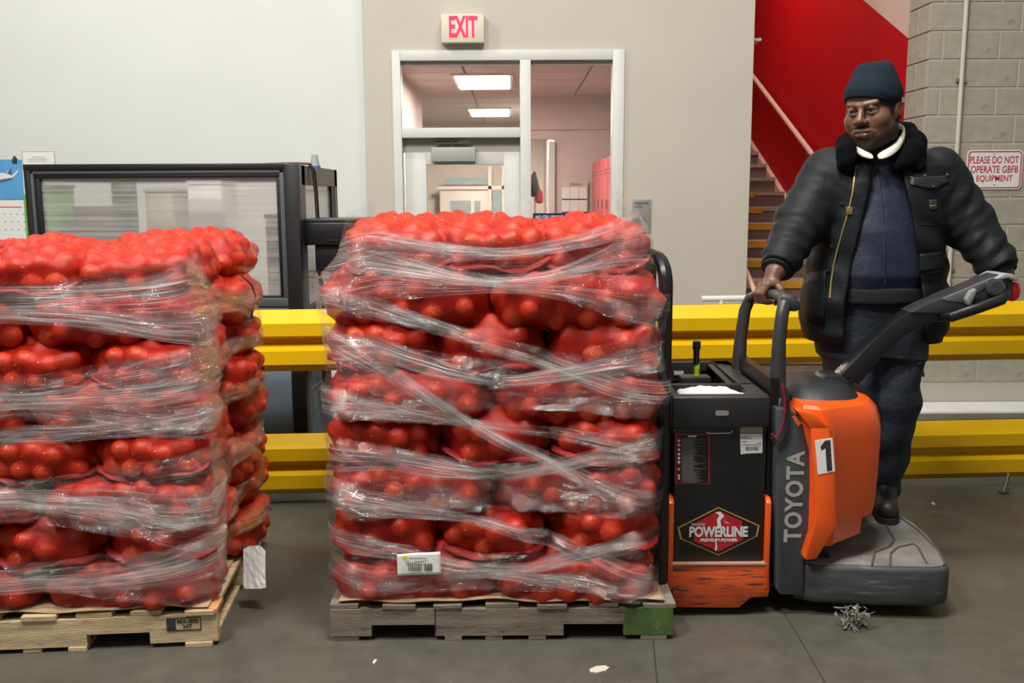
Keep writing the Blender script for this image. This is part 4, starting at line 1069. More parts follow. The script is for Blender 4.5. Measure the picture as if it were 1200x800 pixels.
# ---- wire rack and printer
YR = 5.30
rx0, rx1 = at(359, 400, YR)[0], -0.45
rk = thing('wire_rack', ((rx0 + rx1) / 2, YR + 0.25, 0), 'chrome wire shelving rack with perforated posts beside the booth', 'rack')
M_post = mat('yellowed_post_zinc', (0.42, 0.36, 0.22), 0.4, 0.5, var=0.2, scale=20)
for x in (rx0, rx1):
    for y in (YR, YR + 0.45):
        p = obj('post', MB().box((x - 0.012, y - 0.012, 0), (x + 0.012, y + 0.012, 1.33)), M_post, rk, bevel=0.002)
        q = MB()
        for k in range(24): q.box((x - 0.004, y - 0.0135, 0.1 + k * 0.05), (x + 0.004, y - 0.011, 0.125 + k * 0.05))
        obj('slot_holes', q, M_ink, p)
zsh = [at(380, 317, YR)[2], at(380, 456, YR)[2], 0.12]
for zz in zsh:
    q = MB().box((rx0, YR - 0.008, zz - 0.006), (rx1, YR + 0.008, zz)).box((rx0, YR - 0.004, zz - 0.04), (rx1, YR + 0.004, zz - 0.034)).box((rx0, YR + 0.442, zz - 0.006), (rx1, YR + 0.458, zz))
    for k in range(18):
        x = rx0 + (rx1 - rx0) * (k + 0.5) / 18; q.box((x - 0.002, YR, zz - 0.002), (x + 0.002, YR + 0.45, zz + 0.002))
        xa = rx0 + (rx1 - rx0) * k / 18; xb2 = rx0 + (rx1 - rx0) * (k + 1) / 18; a, b = (zz - 0.037, zz - 0.003) if k % 2 else (zz - 0.003, zz - 0.037)
        q.tube([(xa, YR, a), (xb2, YR, b)], 0.0025, 5)
    obj('wire_shelf', q, M_steel, rk)
pz = zsh[0]; px0, px1 = at(359, 290, YR)[0], at(428, 290, YR)[0]
pr = thing('label_printer', ((px0 + px1) / 2, YR + 0.15, pz), 'black desktop printer on the rack shelf left of the middle stack', 'printer')
pt = at(390, 256, YR)[2]; hh = pt - pz
M_prn = mat('printer_black', (0.011, 0.011, 0.013), 0.35)
obj('body', MB().box((px0 + 0.05, YR - 0.02, pz), (px1, YR + 0.35, pz + hh * 0.5)), M_prn, pr, bevel=0.008)
obj('upper_housing', MB().box((px0, YR - 0.05, pz + hh * 0.5), (px1 + 0.02, YR + 0.36, pt - 0.02)), M_prn, pr, bevel=0.008)
obj('lid', MB().box((px0 - 0.004, YR - 0.05, pt - 0.02), (px1 + 0.02, YR + 0.36, pt)), mat('printer_lid', (0.03, 0.031, 0.034), 0.3), pr, bevel=0.006)
obj('paper_slot', MB().box((at(384, 281, YR)[0], YR - 0.054, at(384, 282, YR)[2]), (at(400, 281, YR)[0], YR - 0.049, at(384, 279.3, YR)[2])), mat('slot_black', (0.001, 0.001, 0.001), 0.6), pr)
for k, (px, lab, r, col) in enumerate(((372, 'black cable hanging behind the rack post below the printer', 0.012, M_black), (388, 'grey cable bundle hanging below the printer shelf', 0.018, mat('grey_cable', (0.22, 0.2, 0.19), 0.5)), (398, 'dark coiled cable hanging next to the middle stack', 0.014, M_black))):
    a = at(px, 320, YR + 0.3); z0_ = zsh[0] - 0.01
    path = [(a[0] + 0.03 * math.sin(3 * u + k), a[1] + 0.04 * math.cos(4 * u), z0_ - u * 0.55) for u in np.linspace(0, 1, 12)]
    tag(obj('hanging_cable', MB().tube(path, r, 8), col, None, smooth=True), lab, 'cable', 'cables on the rack')
cbx = at(382, 450, YR)[0]; zz = zsh[1]
t = thing('storage_box', (cbx, YR + 0.2, zz), 'dark storage box on the middle rack shelf behind the guard rail', 'box')
obj('body', MB().box((rx0 + 0.06, YR + 0.1, zz), (rx0 + 0.42, YR + 0.4, zz + 0.12)), M_prn, t, bevel=0.006)
obj('lid', MB().box((rx0 + 0.055, YR + 0.095, zz + 0.12), (rx0 + 0.425, YR + 0.405, zz + 0.14)), M_black, t, bevel=0.006)
wbx = at(393, 437, YR - 0.02)
t = thing('adapter', (wbx[0], YR, wbx[2]), 'small white power adapter clipped on the rack edge by the middle stack', 'adapter')
obj('body', MB().box((wbx[0] - 0.02, YR - 0.04, wbx[2] - 0.025), (wbx[0] + 0.03, YR - 0.008, wbx[2] + 0.025)), M_white, t, bevel=0.006)
obj('cord', MB().tube([(wbx[0], YR - 0.02, wbx[2] - 0.02), (wbx[0] - 0.005, YR - 0.005, zsh[1] - 0.02)], 0.005, 8), M_white, t, smooth=True)

# ================================================================== signs
def yb(py, px, Y): return at(px, py, Y)[2]
# exit sign
Ye = YW - 0.10
ea, eb = at(517, 50, Ye), at(567, 16, Ye)
ex = thing('exit_sign', ((ea[0] + eb[0]) / 2, YW, ea[2]), 'cream exit sign box with glowing red letters above the office door', 'sign')
obj('housing', MB().box((ea[0], Ye, ea[2]), (eb[0], YW, eb[2])), mat('cream_sign_plastic', (0.66, 0.60, 0.46), 0.5), ex, bevel=0.006)
letters('exit_letters', 'EXIT', (at(526, 30, Ye)[0] + at(559.5, 30, Ye)[0]) / 2, Ye - 0.0005, (yb(18.5, 543, Ye) + yb(44, 543, Ye)) / 2, at(559.5, 30, Ye)[0] - at(526, 30, Ye)[0], yb(18.5, 543, Ye) - yb(44, 543, Ye), emit_mat('red_exit_glow', (1.0, 0.005, 0.06), 0.9), ex, bold=0.035)
# office direction sign
a, b = at(740, 272.5, YW), at(763, 233.5, YW)
s = thing('direction_sign', ((a[0] + b[0]) / 2, YW, a[2]), 'small grey plaque reading warehouse office and lockers beside the office door', 'sign')
obj('plate', MB().box((a[0], YW - 0.012, a[2]), (b[0], YW - 0.0005, b[2])), mat('grey_plaque', (0.25, 0.25, 0.24), 0.45), s, bevel=0.002)
for txt, y, w in (('WAREHOUSE', 238, 17), ('OFFICE', 242.3, 10), ('LOCKERS', 258, 13)):
    c = at(743 + w / 2, y, YW - 0.012)
    letters('lettering', txt, c[0], YW - 0.0125, c[2], w / 150, 0.021, M_ink, s, bold=0.02)
# no cell phone sign on the sidelight glass
Yn = YW + 0.04
a, b = at(624.5, 290, Yn), at(663, 249.5, Yn)
s = thing('phone_rule_sign', ((a[0] + b[0]) / 2, Yn, a[2]), 'navy no cell phone sign with white letters on the sidelight glass', 'sign')
obj('plate', MB().box((a[0], Yn - 0.004, a[2]), (b[0], Yn + 0.004, b[2])), mat('navy_sign', (0.012, 0.018, 0.085), 0.4), s)
for txt, y, w in (('NO CELL PHONE', 254.5, 32), ('USAGE IN', 260.5, 20)):
    c = at(644, y, Yn - 0.004)
    letters('lettering', txt, c[0], Yn - 0.0045, c[2], w / 149, 0.029, M_white, s, bold=0.02)
# operate sign on the blocks
Yq = YB - 0.012
a, b = at(1131, 222, Yq), at(1199.5, 175.5, Yq)
s = thing('warning_sign', ((a[0] + b[0]) / 2, Yq, a[2]), 'white sign with red border and red letters on the block wall', 'sign')
def rrect(x0, z0, x1, z1, r, n=5):
    out = []
    for cx, cz, a0 in ((x1 - r, z1 - r, 0), (x0 + r, z1 - r, 90), (x0 + r, z0 + r, 180), (x1 - r, z0 + r, 270)):
        for k in range(n + 1):
            q = R(a0 + 90 * k / n); out.append((cx + r * math.cos(q), cz + r * math.sin(q)))
    return out
M_sgn = mat('sign_white', (0.76, 0.76, 0.75), 0.4); M_sred = mat('sign_red', (0.50, 0.012, 0.035), 0.4)
obj('plate', MB().prism(rrect(a[0], a[2], b[0], b[2], 0.03), Yq, Yq + 0.008), M_sgn, s)
o1, o2 = rrect(a[0] + 0.008, a[2] + 0.008, b[0] - 0.008, b[2] - 0.008, 0.026), rrect(a[0] + 0.016, a[2] + 0.016, b[0] - 0.016, b[2] - 0.016, 0.020)
n = len(o1); q = MB(); q.add([(x, Yq - 0.001, z) for x, z in o1] + [(x, Yq - 0.001, z) for x, z in o2], [(i, (i + 1) % n, n + (i + 1) % n, n + i) for i in range(n)])
obj('red_border', solid(q, 0.0006), M_sred, s)
for txt, y, w in (('PLEASE DO NOT', 187.2, 56), ('OPERATE GBFB', 198.3, 54.5), ('EQUIPMENT', 209.5, 41.5)):
    c = at(1165.3, y, Yq)
    letters('lettering', txt, c[0], Yq - 0.0008, c[2], w / 158.5, 0.052, M_sred, s, bold=0.012)
for y in (180.3, 216.5): obj('screw', MB().lathe([(0, -0.003), (0.005, -0.003), (0.006, 0), (0, 0)], tuple(at(1165, y, Yq)), 10, 'y'), M_steel, s)
# conduit
ca, cb = at(1130, -60, YB - 0.02), at(1120.5, 190, YB - 0.02)
cd = thing('conduit_pipe', (ca[0], YB, 1.4), 'thin pale conduit running vertically up the block wall', 'pipe')
obj('tube', MB().tube([(cb[0], YB - 0.022, 0.4), (cb[0], YB - 0.022, ca[2])], 0.016, 12), mat('painted_conduit', (0.56, 0.53, 0.47), 0.5), cd, smooth=True)
for zz in (1.0, 2.35, 3.1): obj('clamp', MB().box((cb[0] - 0.035, YB - 0.026, zz), (cb[0] + 0.035, YB - 0.004, zz + 0.025)), M_steel, cd)
# notices on the left wall
Yc = YL - 0.004
a, b = at(28, 200, Yc), at(63, 178, Yc)
s = thing('wall_notice', (a[0], YL, a[2]), 'white typed notice taped on the wall above the booth', 'paper')
obj('sheet', MB().box((a[0], Yc - 0.002, a[2]), (b[0], Yc, b[2])), M_paper, s)
obj('sheet_edge', MB().box((a[0] - 0.004, Yc - 0.001, a[2] - 0.004), (b[0] + 0.004, Yc + 0.001, b[2] + 0.005)), mat('grey_edge', (0.35, 0.35, 0.34), 0.6), s)
q = MB()
for y, xa, xb2 in ((183.6, 38, 53), (186, 32, 55), (188.4, 32, 55), (193, 33, 56)): q.box((at(xa, y + .7, Yc)[0], Yc - 0.003, at(xa, y + .7, Yc)[2]), (at(xb2, y, Yc)[0], Yc - 0.002, at(xb2, y, Yc)[2]))
obj('typed_lines', q, mat('faint_print', (0.30, 0.30, 0.30), 0.6), s)
Yd = YL - 0.010
c = thing('wall_calendar', (at(-5, 230, Yd)[0], YL, at(-5, 280, Yd)[2]), 'wall calendar with a white aeroplane on blue sky, left of the booth', 'calendar')
def P2(px, py): p = at(px, py, Yd); return (p[0], p[2])
obj('picture_page', MB().prism([P2(-45, 186), P2(25, 187), P2(27.5, 233.5), P2(-43, 233)], Yd, Yd + 0.006), mat('sky_blue_print', (0.10, 0.36, 0.66), 0.45, var=0.08, scale=4), c)
obj('date_page', MB().prism([P2(-43, 234.5), P2(27.5, 234.5), P2(31, 281), P2(-40, 280)], Yd - 0.001, Yd + 0.006), M_paper, c)
obj('red_rule', MB().prism([P2(-43, 241.5), P2(25.5, 242), P2(25.6, 243.2), P2(-43, 242.7)], Yd - 0.002, Yd - 0.0005), mat('red_rule_print', (0.55, 0.05, 0.06), 0.5), c)
q = MB()
for j in range(3):
    for i in range(7):
        x, y = -18 + i * 7.5 + j * 0.8, 250 + j * 9; q.prism([P2(x, y), P2(x + 2, y), P2(x + 2, y + 1.4), P2(x, y + 1.4)], Yd - 0.002, Yd - 0.0005)
obj('date_marks', q, mat('date_print', (0.35, 0.35, 0.38), 0.6), c)
M_plw = mat('plane_white_print', (0.75, 0.76, 0.78), 0.5); M_plg = mat('plane_grey_print', (0.12, 0.13, 0.16), 0.5)
obj('aeroplane_print', MB().prism([P2(-20, 214), P2(-8, 206), P2(2, 202.5), P2(9, 203.5), P2(15.5, 206), P2(15, 209), P2(6, 211), P2(-20, 217)], Yd - 0.002, Yd - 0.0005).prism([P2(14.5, 205), P2(21, 199), P2(21.5, 200.5), P2(16.5, 207)], Yd - 0.002, Yd - 0.0005).prism([P2(8, 202), P2(11.5, 197.5), P2(12.3, 197.5), P2(10.5, 203)], Yd - 0.0025, Yd - 0.0005), M_plw, c)
obj('aeroplane_tail_print', MB().prism([P2(8.5, 203.5), P2(11.5, 197.5), P2(13.4, 197.4), P2(14.2, 205.5)], Yd - 0.003, Yd - 0.0005).prism([P2(-20, 214.5), P2(2, 210), P2(15, 208), P2(14.5, 210), P2(2, 213.5), P2(-20, 218)], Yd - 0.003, Yd - 0.0005), M_plg, c)
obj('bulldog_clip', MB().box((at(15, 187, Yd)[0], Yd - 0.012, at(15, 190.5, Yd)[2]), (at(20, 187, Yd)[0], Yd + 0.004, at(15, 185.5, Yd)[2])).tube([(at(17.5, 186, Yd)[0], Yd - 0.004, at(17.5, 185, Yd)[2]), (at(17.5, 186, Yd)[0], Yd - 0.006, at(17.5, 183, Yd)[2])], 0.01), M_ink, c)
g = obj('green_folder', MB().box((at(27, 280, YL)[0], YL - 0.006, at(27, 300, YL)[2]), (at(35, 280, YL)[0], YL - 0.001, at(27, 228, YL)[2])), mat('green_card', (0.13, 0.40, 0.06), 0.6), None)
tag(g, 'green card strip on the wall between calendar and booth', 'card')
# ================================================================== powered pallet truck
YN, YC, YF = 3.40, 3.73, 4.06
def N(px, py, Y=YN): p = at(px, py, Y); return (p[0], p[2])
def poly(pts, Y=YN): return [N(x, y, Y) for x, y in pts]
M_org = mat('orange_truck_paint', (0.80, 0.095, 0.008), 0.28, var=0.05, scale=4, coat=0.3)
M_orgw = mat('scraped_orange_steel', (0.60, 0.085, 0.018), 0.5, var=0.2, scale=6, wear=((0.055, 0.035, 0.03), 0.565, 5), stretch=(1.2, 4, 14))
M_gry = mat('dark_grey_truck_paint', (0.050, 0.058, 0.064), 0.42, var=0.08, scale=5)
M_tblk = mat('truck_black_plastic', (0.016, 0.016, 0.017), 0.45, var=0.15, scale=12, bump=0.12, bscale=500)
M_tbg = mat('black_painted_steel', (0.009, 0.009, 0.010), 0.32, var=0.2, scale=9)
M_grab = mat('soft_black_grip', (0.030, 0.030, 0.032), 0.45, bump=0.05, bscale=300)
M_rub = mat('scuffed_dark_rubber', (0.050, 0.052, 0.054), 0.7, var=0.3, scale=7, stretch=(0.8, 0.8, 6), wear=((0.13, 0.13, 0.13), 0.62, 7))
M_mat = mat('dusty_rubber_mat', (0.17, 0.16, 0.15), 0.75, var=0.3, scale=6, bump=0.2, bscale=120, wear=((0.33, 0.32, 0.30), 0.63, 5))
tk = thing('pallet_truck', (1.0, YC, 0), 'orange and black rider pallet truck with steering arm under the standing man', 'pallet truck')
def tp(nm, mb, m, parent=None, **kw): return obj(nm, mb, m, parent or tk, **kw)
# forks, wheels
for y0 in (3.46, 3.84):
    f = tp('fork', MB().prismx([(y0, 0.072), (y0 + 0.165, 0.072), (y0 + 0.15, 0.112), (y0 + 0.015, 0.112)], -0.55, 0.62), M_tbg)
    tp('fork_roller', MB().lathe([(0, 0.02), (0.040, 0.02), (0.040, 0.12), (0, 0.12)], (-0.42, y0, 0.058), 14, 'y'), M_rub, f, smooth=True)
# load backrest
bxn = at(779, 400, YN)[0]; ztop = at(775, 304, YN)[2]
q = MB()
pth = [(bxn, YN, 0.10), (bxn, YN, 0.5), (bxn, YN, ztop - 0.10)]
for k in range(1, 7):
    a = R(90 * k / 6); pth.append((bxn - 0.02 * (1 - math.cos(a)), YN + 0.09 * (1 - math.cos(a)), ztop - 0.10 + 0.10 * math.sin(a)))
pth += [(bxn - 0.02, 3.7, ztop), (bxn - 0.02, YF - 0.09, ztop)]
for k in range(1, 7):
    a = R(90 * k / 6); pth.append((bxn - 0.02 * math.cos(a), YF - 0.09 + 0.09 * math.sin(a), ztop - 0.10 + 0.10 * math.cos(a)))
pth += [(bxn, YF, 0.5), (bxn, YF, 0.10)]
q.tube(pth, 0.026, 10)
br = tp('load_backrest', q, M_tbg, smooth=True)
for y in (3.55, 3.64, 3.73, 3.82, 3.91):
    tp('backrest_bar', MB().box((bxn - 0.030, y - 0.008, 0.12), (bxn - 0.012, y + 0.008, ztop)), M_tbg, br, bevel=0.002)
for zz in (0.35, 0.62, 0.90, 1.13): tp('backrest_crossbar', MB().box((bxn - 0.028, YN, zz - 0.012), (bxn - 0.010, YF, zz + 0.012)), M_tbg, br, bevel=0.002)
# battery and its orange carrier
X0, X1 = at(787, 600, YN)[0], at(902.5, 600, YN)[0]
zc0 = at(840, 661, YN)[2]
q = MB().prism(poly([(787, 662), (901.5, 661), (901.5, 693), (900, 699), (880, 700), (866, 712), (789, 711.5)]), YN, YN + 0.03)
q.box((X0, YN + 0.03, 0.12), (X1 - 0.01, YF, zc0))
tr_ = tp('battery_carrier', q, M_orgw, bevel=0.003)
z_r = at(785, 585, YN)[2]
for (a, b) in ((783.5, 789.5), (897.5, 903)):
    xa, xb2 = N(a, 620)[0], N(b, 620)[0]
    tp('carrier_rail', MB().prismx([(YN - 0.002, zc0 - 0.1), (YF, zc0 - 0.1), (YF, z_r), (YN + 0.02, z_r), (YN - 0.002, z_r - 0.015)], xa, xb2), M_org, tr_, bevel=0.003)
tp('edge_lip', MB().box((X0, YN - 0.004, zc0 - 0.002), (X1 - 0.004, YN + 0.03, zc0 + 0.004)), mat('worn_edge_steel', (0.42, 0.24, 0.17), 0.4), tr_)
Yb = YN + 0.018
bat = tp('battery', MB().box((N(790.5, 600)[0], Yb, zc0), (N(897, 600)[0], YF - 0.02, at(840, 497, Yb)[2])), M_tbg, bevel=0.004)
tp('battery_handle', MB().tube([tuple(at(828, 506, Yb - 0.004)), tuple(at(832, 507.5, Yb - 0.006)), tuple(at(855, 507.2, Yb - 0.006)), tuple(at(858.5, 504.5, Yb - 0.004))], 0.003, 8), M_steel, bat, smooth=True)
# decals on the battery
Yd1 = Yb - 0.0008
def B(px, py, Y=Yd1): p = at(px, py, Y); return (p[0], p[2])
def flat(nm, pts, m, lay=0, parent=bat): return tp(nm, MB().prism([B(*p) for p in pts], Yd1 - 0.0008 * lay - 0.0006, Yd1 - 0.0008 * lay + 0.0006), m, parent)
M_dred = mat('decal_red', (0.42, 0.012, 0.018), 0.35); M_gold = mat('decal_gold', (0.55, 0.36, 0.10), 0.3, 0.4); M_dblk = mat('decal_black', (0.012, 0.008, 0.008), 0.3)
hexo = [(794, 618), (842, 594), (890, 615.5), (887.5, 628), (842, 650.5), (797, 631)]
def scl(P, s, c=(842, 622)): return [(c[0] + (x - c[0]) * s, c[1] + (y - c[1]) * s) for x, y in P]
flat('emblem_rim', hexo, M_gold, 0); flat('emblem_field', scl(hexo, 0.955), M_dblk, 1)
flat('emblem_red', [(815, 612.5), (842, 598), (869, 610), (871, 631.5), (842, 645.5), (813, 633.5)], M_dred, 2)
M_bolt = mat('decal_white', (0.72, 0.72, 0.73), 0.4)
flat('lightning_upper', [(838, 599.8), (844.5, 599.5), (848.5, 604), (844, 609), (845, 617), (841, 617), (840, 609), (843, 603.5)], M_bolt, 3)
flat('lightning_lower', [(837.8, 631), (840.3, 631), (839.6, 637), (840.5, 641), (839, 645), (837.5, 644), (838.5, 639)], M_bolt, 3)
flat('lightning_fork', [(847, 606), (850, 611), (856, 613.5), (850, 612)], M_bolt, 3)
def btxt(nm, body, x0, x1, y0, y1, m, lay=4, parent=bat, **kw):
    a, b = B(x0, y1), B(x1, y0)
    return letters(nm, body, (a[0] + b[0]) / 2, Yd1 - 0.0008 * lay, (a[1] + b[1]) / 2, b[0] - a[0], b[1] - a[1], m, parent, **kw)
btxt('emblem_letters', 'POWERLINE', 807.5, 876.3, 616, 628.8, mat('decal_silver', (0.60, 0.63, 0.65), 0.35), bold=0.035, spacing=0.95)
btxt('emblem_subtitle', 'PREMIUM POWER', 820, 863.5, 630.3, 634.2, M_bolt, bold=0.02, shear=0.2)
flat('emblem_small_line', [(810.5, 613), (826.5, 612.7), (826.5, 615.2), (810.5, 615.6)], mat('decal_grey', (0.3, 0.26, 0.26), 0.5), 3)
flat('warning_rim', [(791, 508), (831.5, 508), (831.5, 567), (791, 567)], M_dred, 0)
flat('warning_field', [(798, 509.2), (830.2, 509.2), (830.2, 565.7), (798, 565.7)], M_dblk, 1)
flat('warning_strip', [(792.2, 509.2), (798, 509.2), (798, 565.7), (792.2, 565.7)], mat('decal_dark_red', (0.10, 0.006, 0.01), 0.4), 1)
flat('warning_heading', [(806, 510), (816, 510), (816, 511.7), (806, 511.7)], M_bolt, 2)
ic = MB(); gl1 = MB(); rng = random.Random(8)
for k, y in enumerate((516, 521, 526.5, 531.8, 536.5, 541.3)):
    tp('warning_icon', MB().prism([B(793.6, y), B(795.5, y - 2), B(797.4, y), B(795.5, y + 2)], Yd1 - 0.0022, Yd1 - 0.001), M_bolt, bat)
for y in (557, 560.3): tp('warning_icon', MB().prism([B(794.4, y - 1), B(796.6, y - 1), B(796.6, y + 1), B(794.4, y + 1)], Yd1 - 0.0022, Yd1 - 0.001), M_bolt, bat)
y = 513
while y < 565: gl1.prism([B(798.8, y), B(798.8 + rng.uniform(13, 29), y), B(798.8 + 13, y + 0.9), B(798.8, y + 0.9)], Yd1 - 0.0022, Yd1 - 0.001); y += 1.55
tp('warning_lines', gl1, mat('decal_mid_grey', (0.17, 0.17, 0.17), 0.5), bat)
tp('warning_icon_yellow', MB().prism([B(793.6, 549.3), B(795.5, 547.4), B(797.4, 549.3), B(795.5, 551.2)], Yd1 - 0.0022, Yd1 - 0.001), mat('decal_yellow', (0.6, 0.4, 0.1), 0.5), bat)
flat('beige_tag', [(867.5, 499.5), (893.5, 499.5), (893.5, 507), (867.5, 507)], mat('beige_tag_print', (0.36, 0.32, 0.24), 0.5), 0)
tg = flat('service_label', [(867.5, 508), (893.5, 508), (893.3, 530.5), (876, 531), (868, 532)], M_paper, 0)
q = MB(); x = 873.5
while x < 888:
    wv = rng.choice((0.5, 0.9, 1.3)); q.prism([B(x, 523), B(x + wv, 523), B(x + wv, 527.5), B(x, 527.5)], Yd1 - 0.0014, Yd1 - 0.0006); x += wv + rng.choice((0.5, 0.8))
for y, a, b in ((511.5, 869, 877), (513.2, 869, 881), (517, 869, 876), (518.5, 887, 892), (520.5, 870, 892)): q.prism([B(a, y), B(b, y), B(b, y + 0.7), B(a, y + 0.7)], Yd1 - 0.0014, Yd1 - 0.0006)
tp('label_print', q, mat('label_grey_print', (0.16, 0.16, 0.16), 0.6), bat)
# top shroud with tray
sx0, sx1 = N(784, 480)[0], N(901, 480)[0]
sz0, sz1 = at(840, 500, YN)[2], at(840, 465, YN)[2]
Yt0 = YN - 0.012
q = MB().prismx([(Yt0, sz0), (Yt0 + 0.03, sz0), (Yt0 + 0.05, sz1 + 0.004), (Yt0 + 0.03, sz1 + 0.008), (Yt0, sz1)], sx0 + 0.012, sx1)
q.box((sx0, Yt0 + 0.012, sz0), (sx0 + 0.04, YF, sz1 + 0.006)).box((sx1 - 0.06, Yt0 + 0.012, sz0), (sx1, YF, sz1 + 0.006))
ydv = 3.60
q.box((sx0, ydv, sz0), (sx1, ydv + 0.03, sz1 + 0.006)).box((sx0 + 0.03, Yt0 + 0.02, sz0), (sx1 - 0.05, YF, sz0 + 0.015))
sh = tp('top_shroud', q, M_tblk, bevel=0.006)
zbk = at(800, 423, YF)[2]
xm = at(832, 423, YF)[0]; xm2 = at(862, 432, YF)[0]
q = MB().prism([(sx0, sz0), (sx1, sz0), (sx1, sz1 + 0.01), (xm2 + 0.01, at(862, 433, YF)[2]), (xm, zbk), (sx0, zbk)], YF - 0.03, YF)
q.prismx([(ydv, sz1), (YF, sz1), (YF, zbk - 0.005), (ydv + 0.2, zbk - 0.01)], sx1 - 0.10, sx1 - 0.075)
tp('rear_hood', q, M_tblk, bevel=0.006)
tp('oval_badge', MB().prism(rrect(N(837.5, 483)[0], N(845, 485.8)[1], N(853, 483)[0], N(845, 480.2)[1], 0.0075), Yt0 - 0.003, Yt0 + 0.004), mat('grey_badge', (0.22, 0.21, 0.21), 0.4), sh)
tp('tray_slot', MB().box((at(790, 437, YF - 0.035)[0], YF - 0.036, at(790, 439, YF - 0.035)[2]), (at(801, 437, YF - 0.035)[0], YF - 0.03, at(790, 435, YF - 0.035)[2])), mat('pale_slot', (0.55, 0.53, 0.5), 0.5), sh)
# inner bracket for the marker
ibx = at(825, 445, 3.75)
tp('inner_bracket', MB().box((sx0 + 0.10, 3.72, sz0 + 0.015), (sx0 + 0.22, 3.80, sz1 + 0.01)), M_tblk, sh, bevel=0.006)
# mast panel
pm = [(909, 478), (930, 483), (938, 489), (950, 530), (957, 600), (942.5, 652), (942, 697.5), (914, 697), (909, 690)]
ms = tp('mast_cover', MB().prism(poly(pm), YN, YF), M_gry, bevel=0.008)
a = N(930, 581)
pa, pb2 = N(919, 635), N(940, 528)
letters('maker_letters', 'TOYOTA', (N(920, 581)[0] + N(941, 581)[0]) / 2, YN - 0.0006, (pa[1] + pb2[1]) / 2, pb2[1] - pa[1], N(941, 581)[0] - N(920, 581)[0], mat('silver_letters', (0.42, 0.41, 0.39), 0.4, 0.2, wear=((0.12, 0.12, 0.12), 0.66, 30)), ms, rot=-math.pi / 2, bold=0.03, spacing=1.12)
tp('stripe_sticker', MB().prism(poly([(927.5, 488), (932, 487), (939.5, 495.5), (935, 499.5)]), YN - 0.0016, YN + 0.001), mat('orange_sticker', (0.75, 0.14, 0.05), 0.4), ms)
# dark gap block and drive wheel
tp('drive_unit', MB().box((0.66, YN + 0.06, 0.09), (1.2, YF - 0.06, 0.3)).box((N(901, 600)[0], YN + 0.05, 0.3), (N(912, 600)[0], YF - 0.05, 0.9)), M_tbg)
tp('drive_wheel', MB().lathe([(0, -0.05), (0.10, -0.05), (0.112, -0.035), (0.112, 0.035), (0.10, 0.05), (0, 0.05)], (0.98, YC, 0.113), 24, 'y'), M_rub, smooth=True)
# orange motor cover
def Zy(py, Y=3.45): return at(990, py, Y)[2]
def plan(pr, pxr, xl_=1.07, y0=YN + 0.012, k=1.0):
    """Plan outline at one height: left edge at the mast, ridge at photo column pr, right extreme at pxr."""
    xr_ = at(pxr, 540, 3.60)[0]; xp = at(pr, 540, YN - 0.02)[0]
    pts = [(xl_, y0), (xp - 0.02, YN - 0.018 * k), (xp + 0.004, YN - 0.014 * k), (xp + 0.02, YN + 0.002), (xr_ - 0.10, YN + 0.055), (xr_ - 0.045, YN + 0.10), (xr_ - 0.004, YN + 0.20), (xr_ + 0.004, YC)]
    return pts + [(x, 2 * YC - y) for x, y in pts[-2::-1]]
rows = [(632, 978, 1003), (630, 980, 1014), (611, 981, 1016), (607, 981, 1026), (597, 981, 1029), (560, 980, 1031), (512, 977, 1031.5), (497, 974, 1029), (484, 970, 1024), (476, 966, 1017), (472.5, 962, 1008)]
rings = []
for k, (py, pr, pxr) in enumerate(rows):
    z = Zy(py); pl = plan(pr, pxr, 1.05 if py > 480 else 1.06)
    if k >= 9:
        s = (0.985, 0.94)[k - 9]; pl = [(1.2 + (x - 1.2) * s, YC + (y - YC) * s) for x, y in pl]
    rings.append([(x, y, z) for x, y in pl])
mc = tp('motor_cover', MB().loft(rings), M_org, smooth=True, angle=24, bevel=0)
tp('cover_skirt', MB().prism(poly([(950, 500), (972, 500), (979, 540), (981, 618), (957, 655.5), (944, 657), (941.5, 653), (958, 600)], YN - 0.036), YN - 0.036, YN + 0.05), M_org, mc, bevel=0.008)
tp('top_band', MB().prism(poly([(934, 481), (955, 484), (972, 500), (971, 505), (950, 503)], YN - 0.034), YN - 0.035, YN + 0.05), M_org, mc, bevel=0.006)
Yl = YN - 0.0375
def L(px, py): p = at(px, py, Yl); return (p[0], p[2])
tp('number_label', MB().prism([L(955, 516), L(975.5, 513), L(978.5, 552), L(958.5, 556)], Yl, Yl + 0.002), M_paper, mc)
tp('number', MB().prism([L(961.5, 523), L(967, 516), L(973, 515.5), L(975.3, 551), L(969, 552), L(967.2, 524.5), L(962.5, 527.5)], Yl - 0.001, Yl + 0.0003), M_ink, mc)
# dark hood over the motor
rg = []
for py, x0_, x1_, ya_, yb2 in ((478, 918, 1013, 3.46, 4.0), (470, 917, 1015, 3.44, 4.02), (462, 917, 1014, 3.46, 4.0), (452, 918, 1009, 3.50, 3.96), (444, 926, 1000, 3.56, 3.90), (439, 940, 985, 3.62, 3.84)):
    z = at(970, py, 3.76)[2]; xa, xb2 = at(x0_, py, 3.6)[0], at(x1_, py, 3.6)[0]
    ring = []
    for k in range(20):
        t = 2 * math.pi * k / 20; cx, sx_ = math.cos(t), math.sin(t)
        ring.append(((xa + xb2) / 2 + (xb2 - xa) / 2 * math.copysign(abs(cx) ** 0.7, cx), (ya_ + yb2) / 2 + (yb2 - ya_) / 2 * math.copysign(abs(sx_) ** 0.7, sx_), z))
    rg.append(ring)
hd_ = tp('steering_hood', MB().loft(rg), M_tblk, smooth=True, angle=50)
q = MB().prism(poly([(962, 447), (968, 440), (986, 440), (996, 447), (1013, 452), (1014, 462), (1000, 463), (985, 458), (972, 456)], YC - 0.06), YC - 0.06, YC + 0.06)
pv = tp('pivot_bracket', q, M_tblk, bevel=0.005)
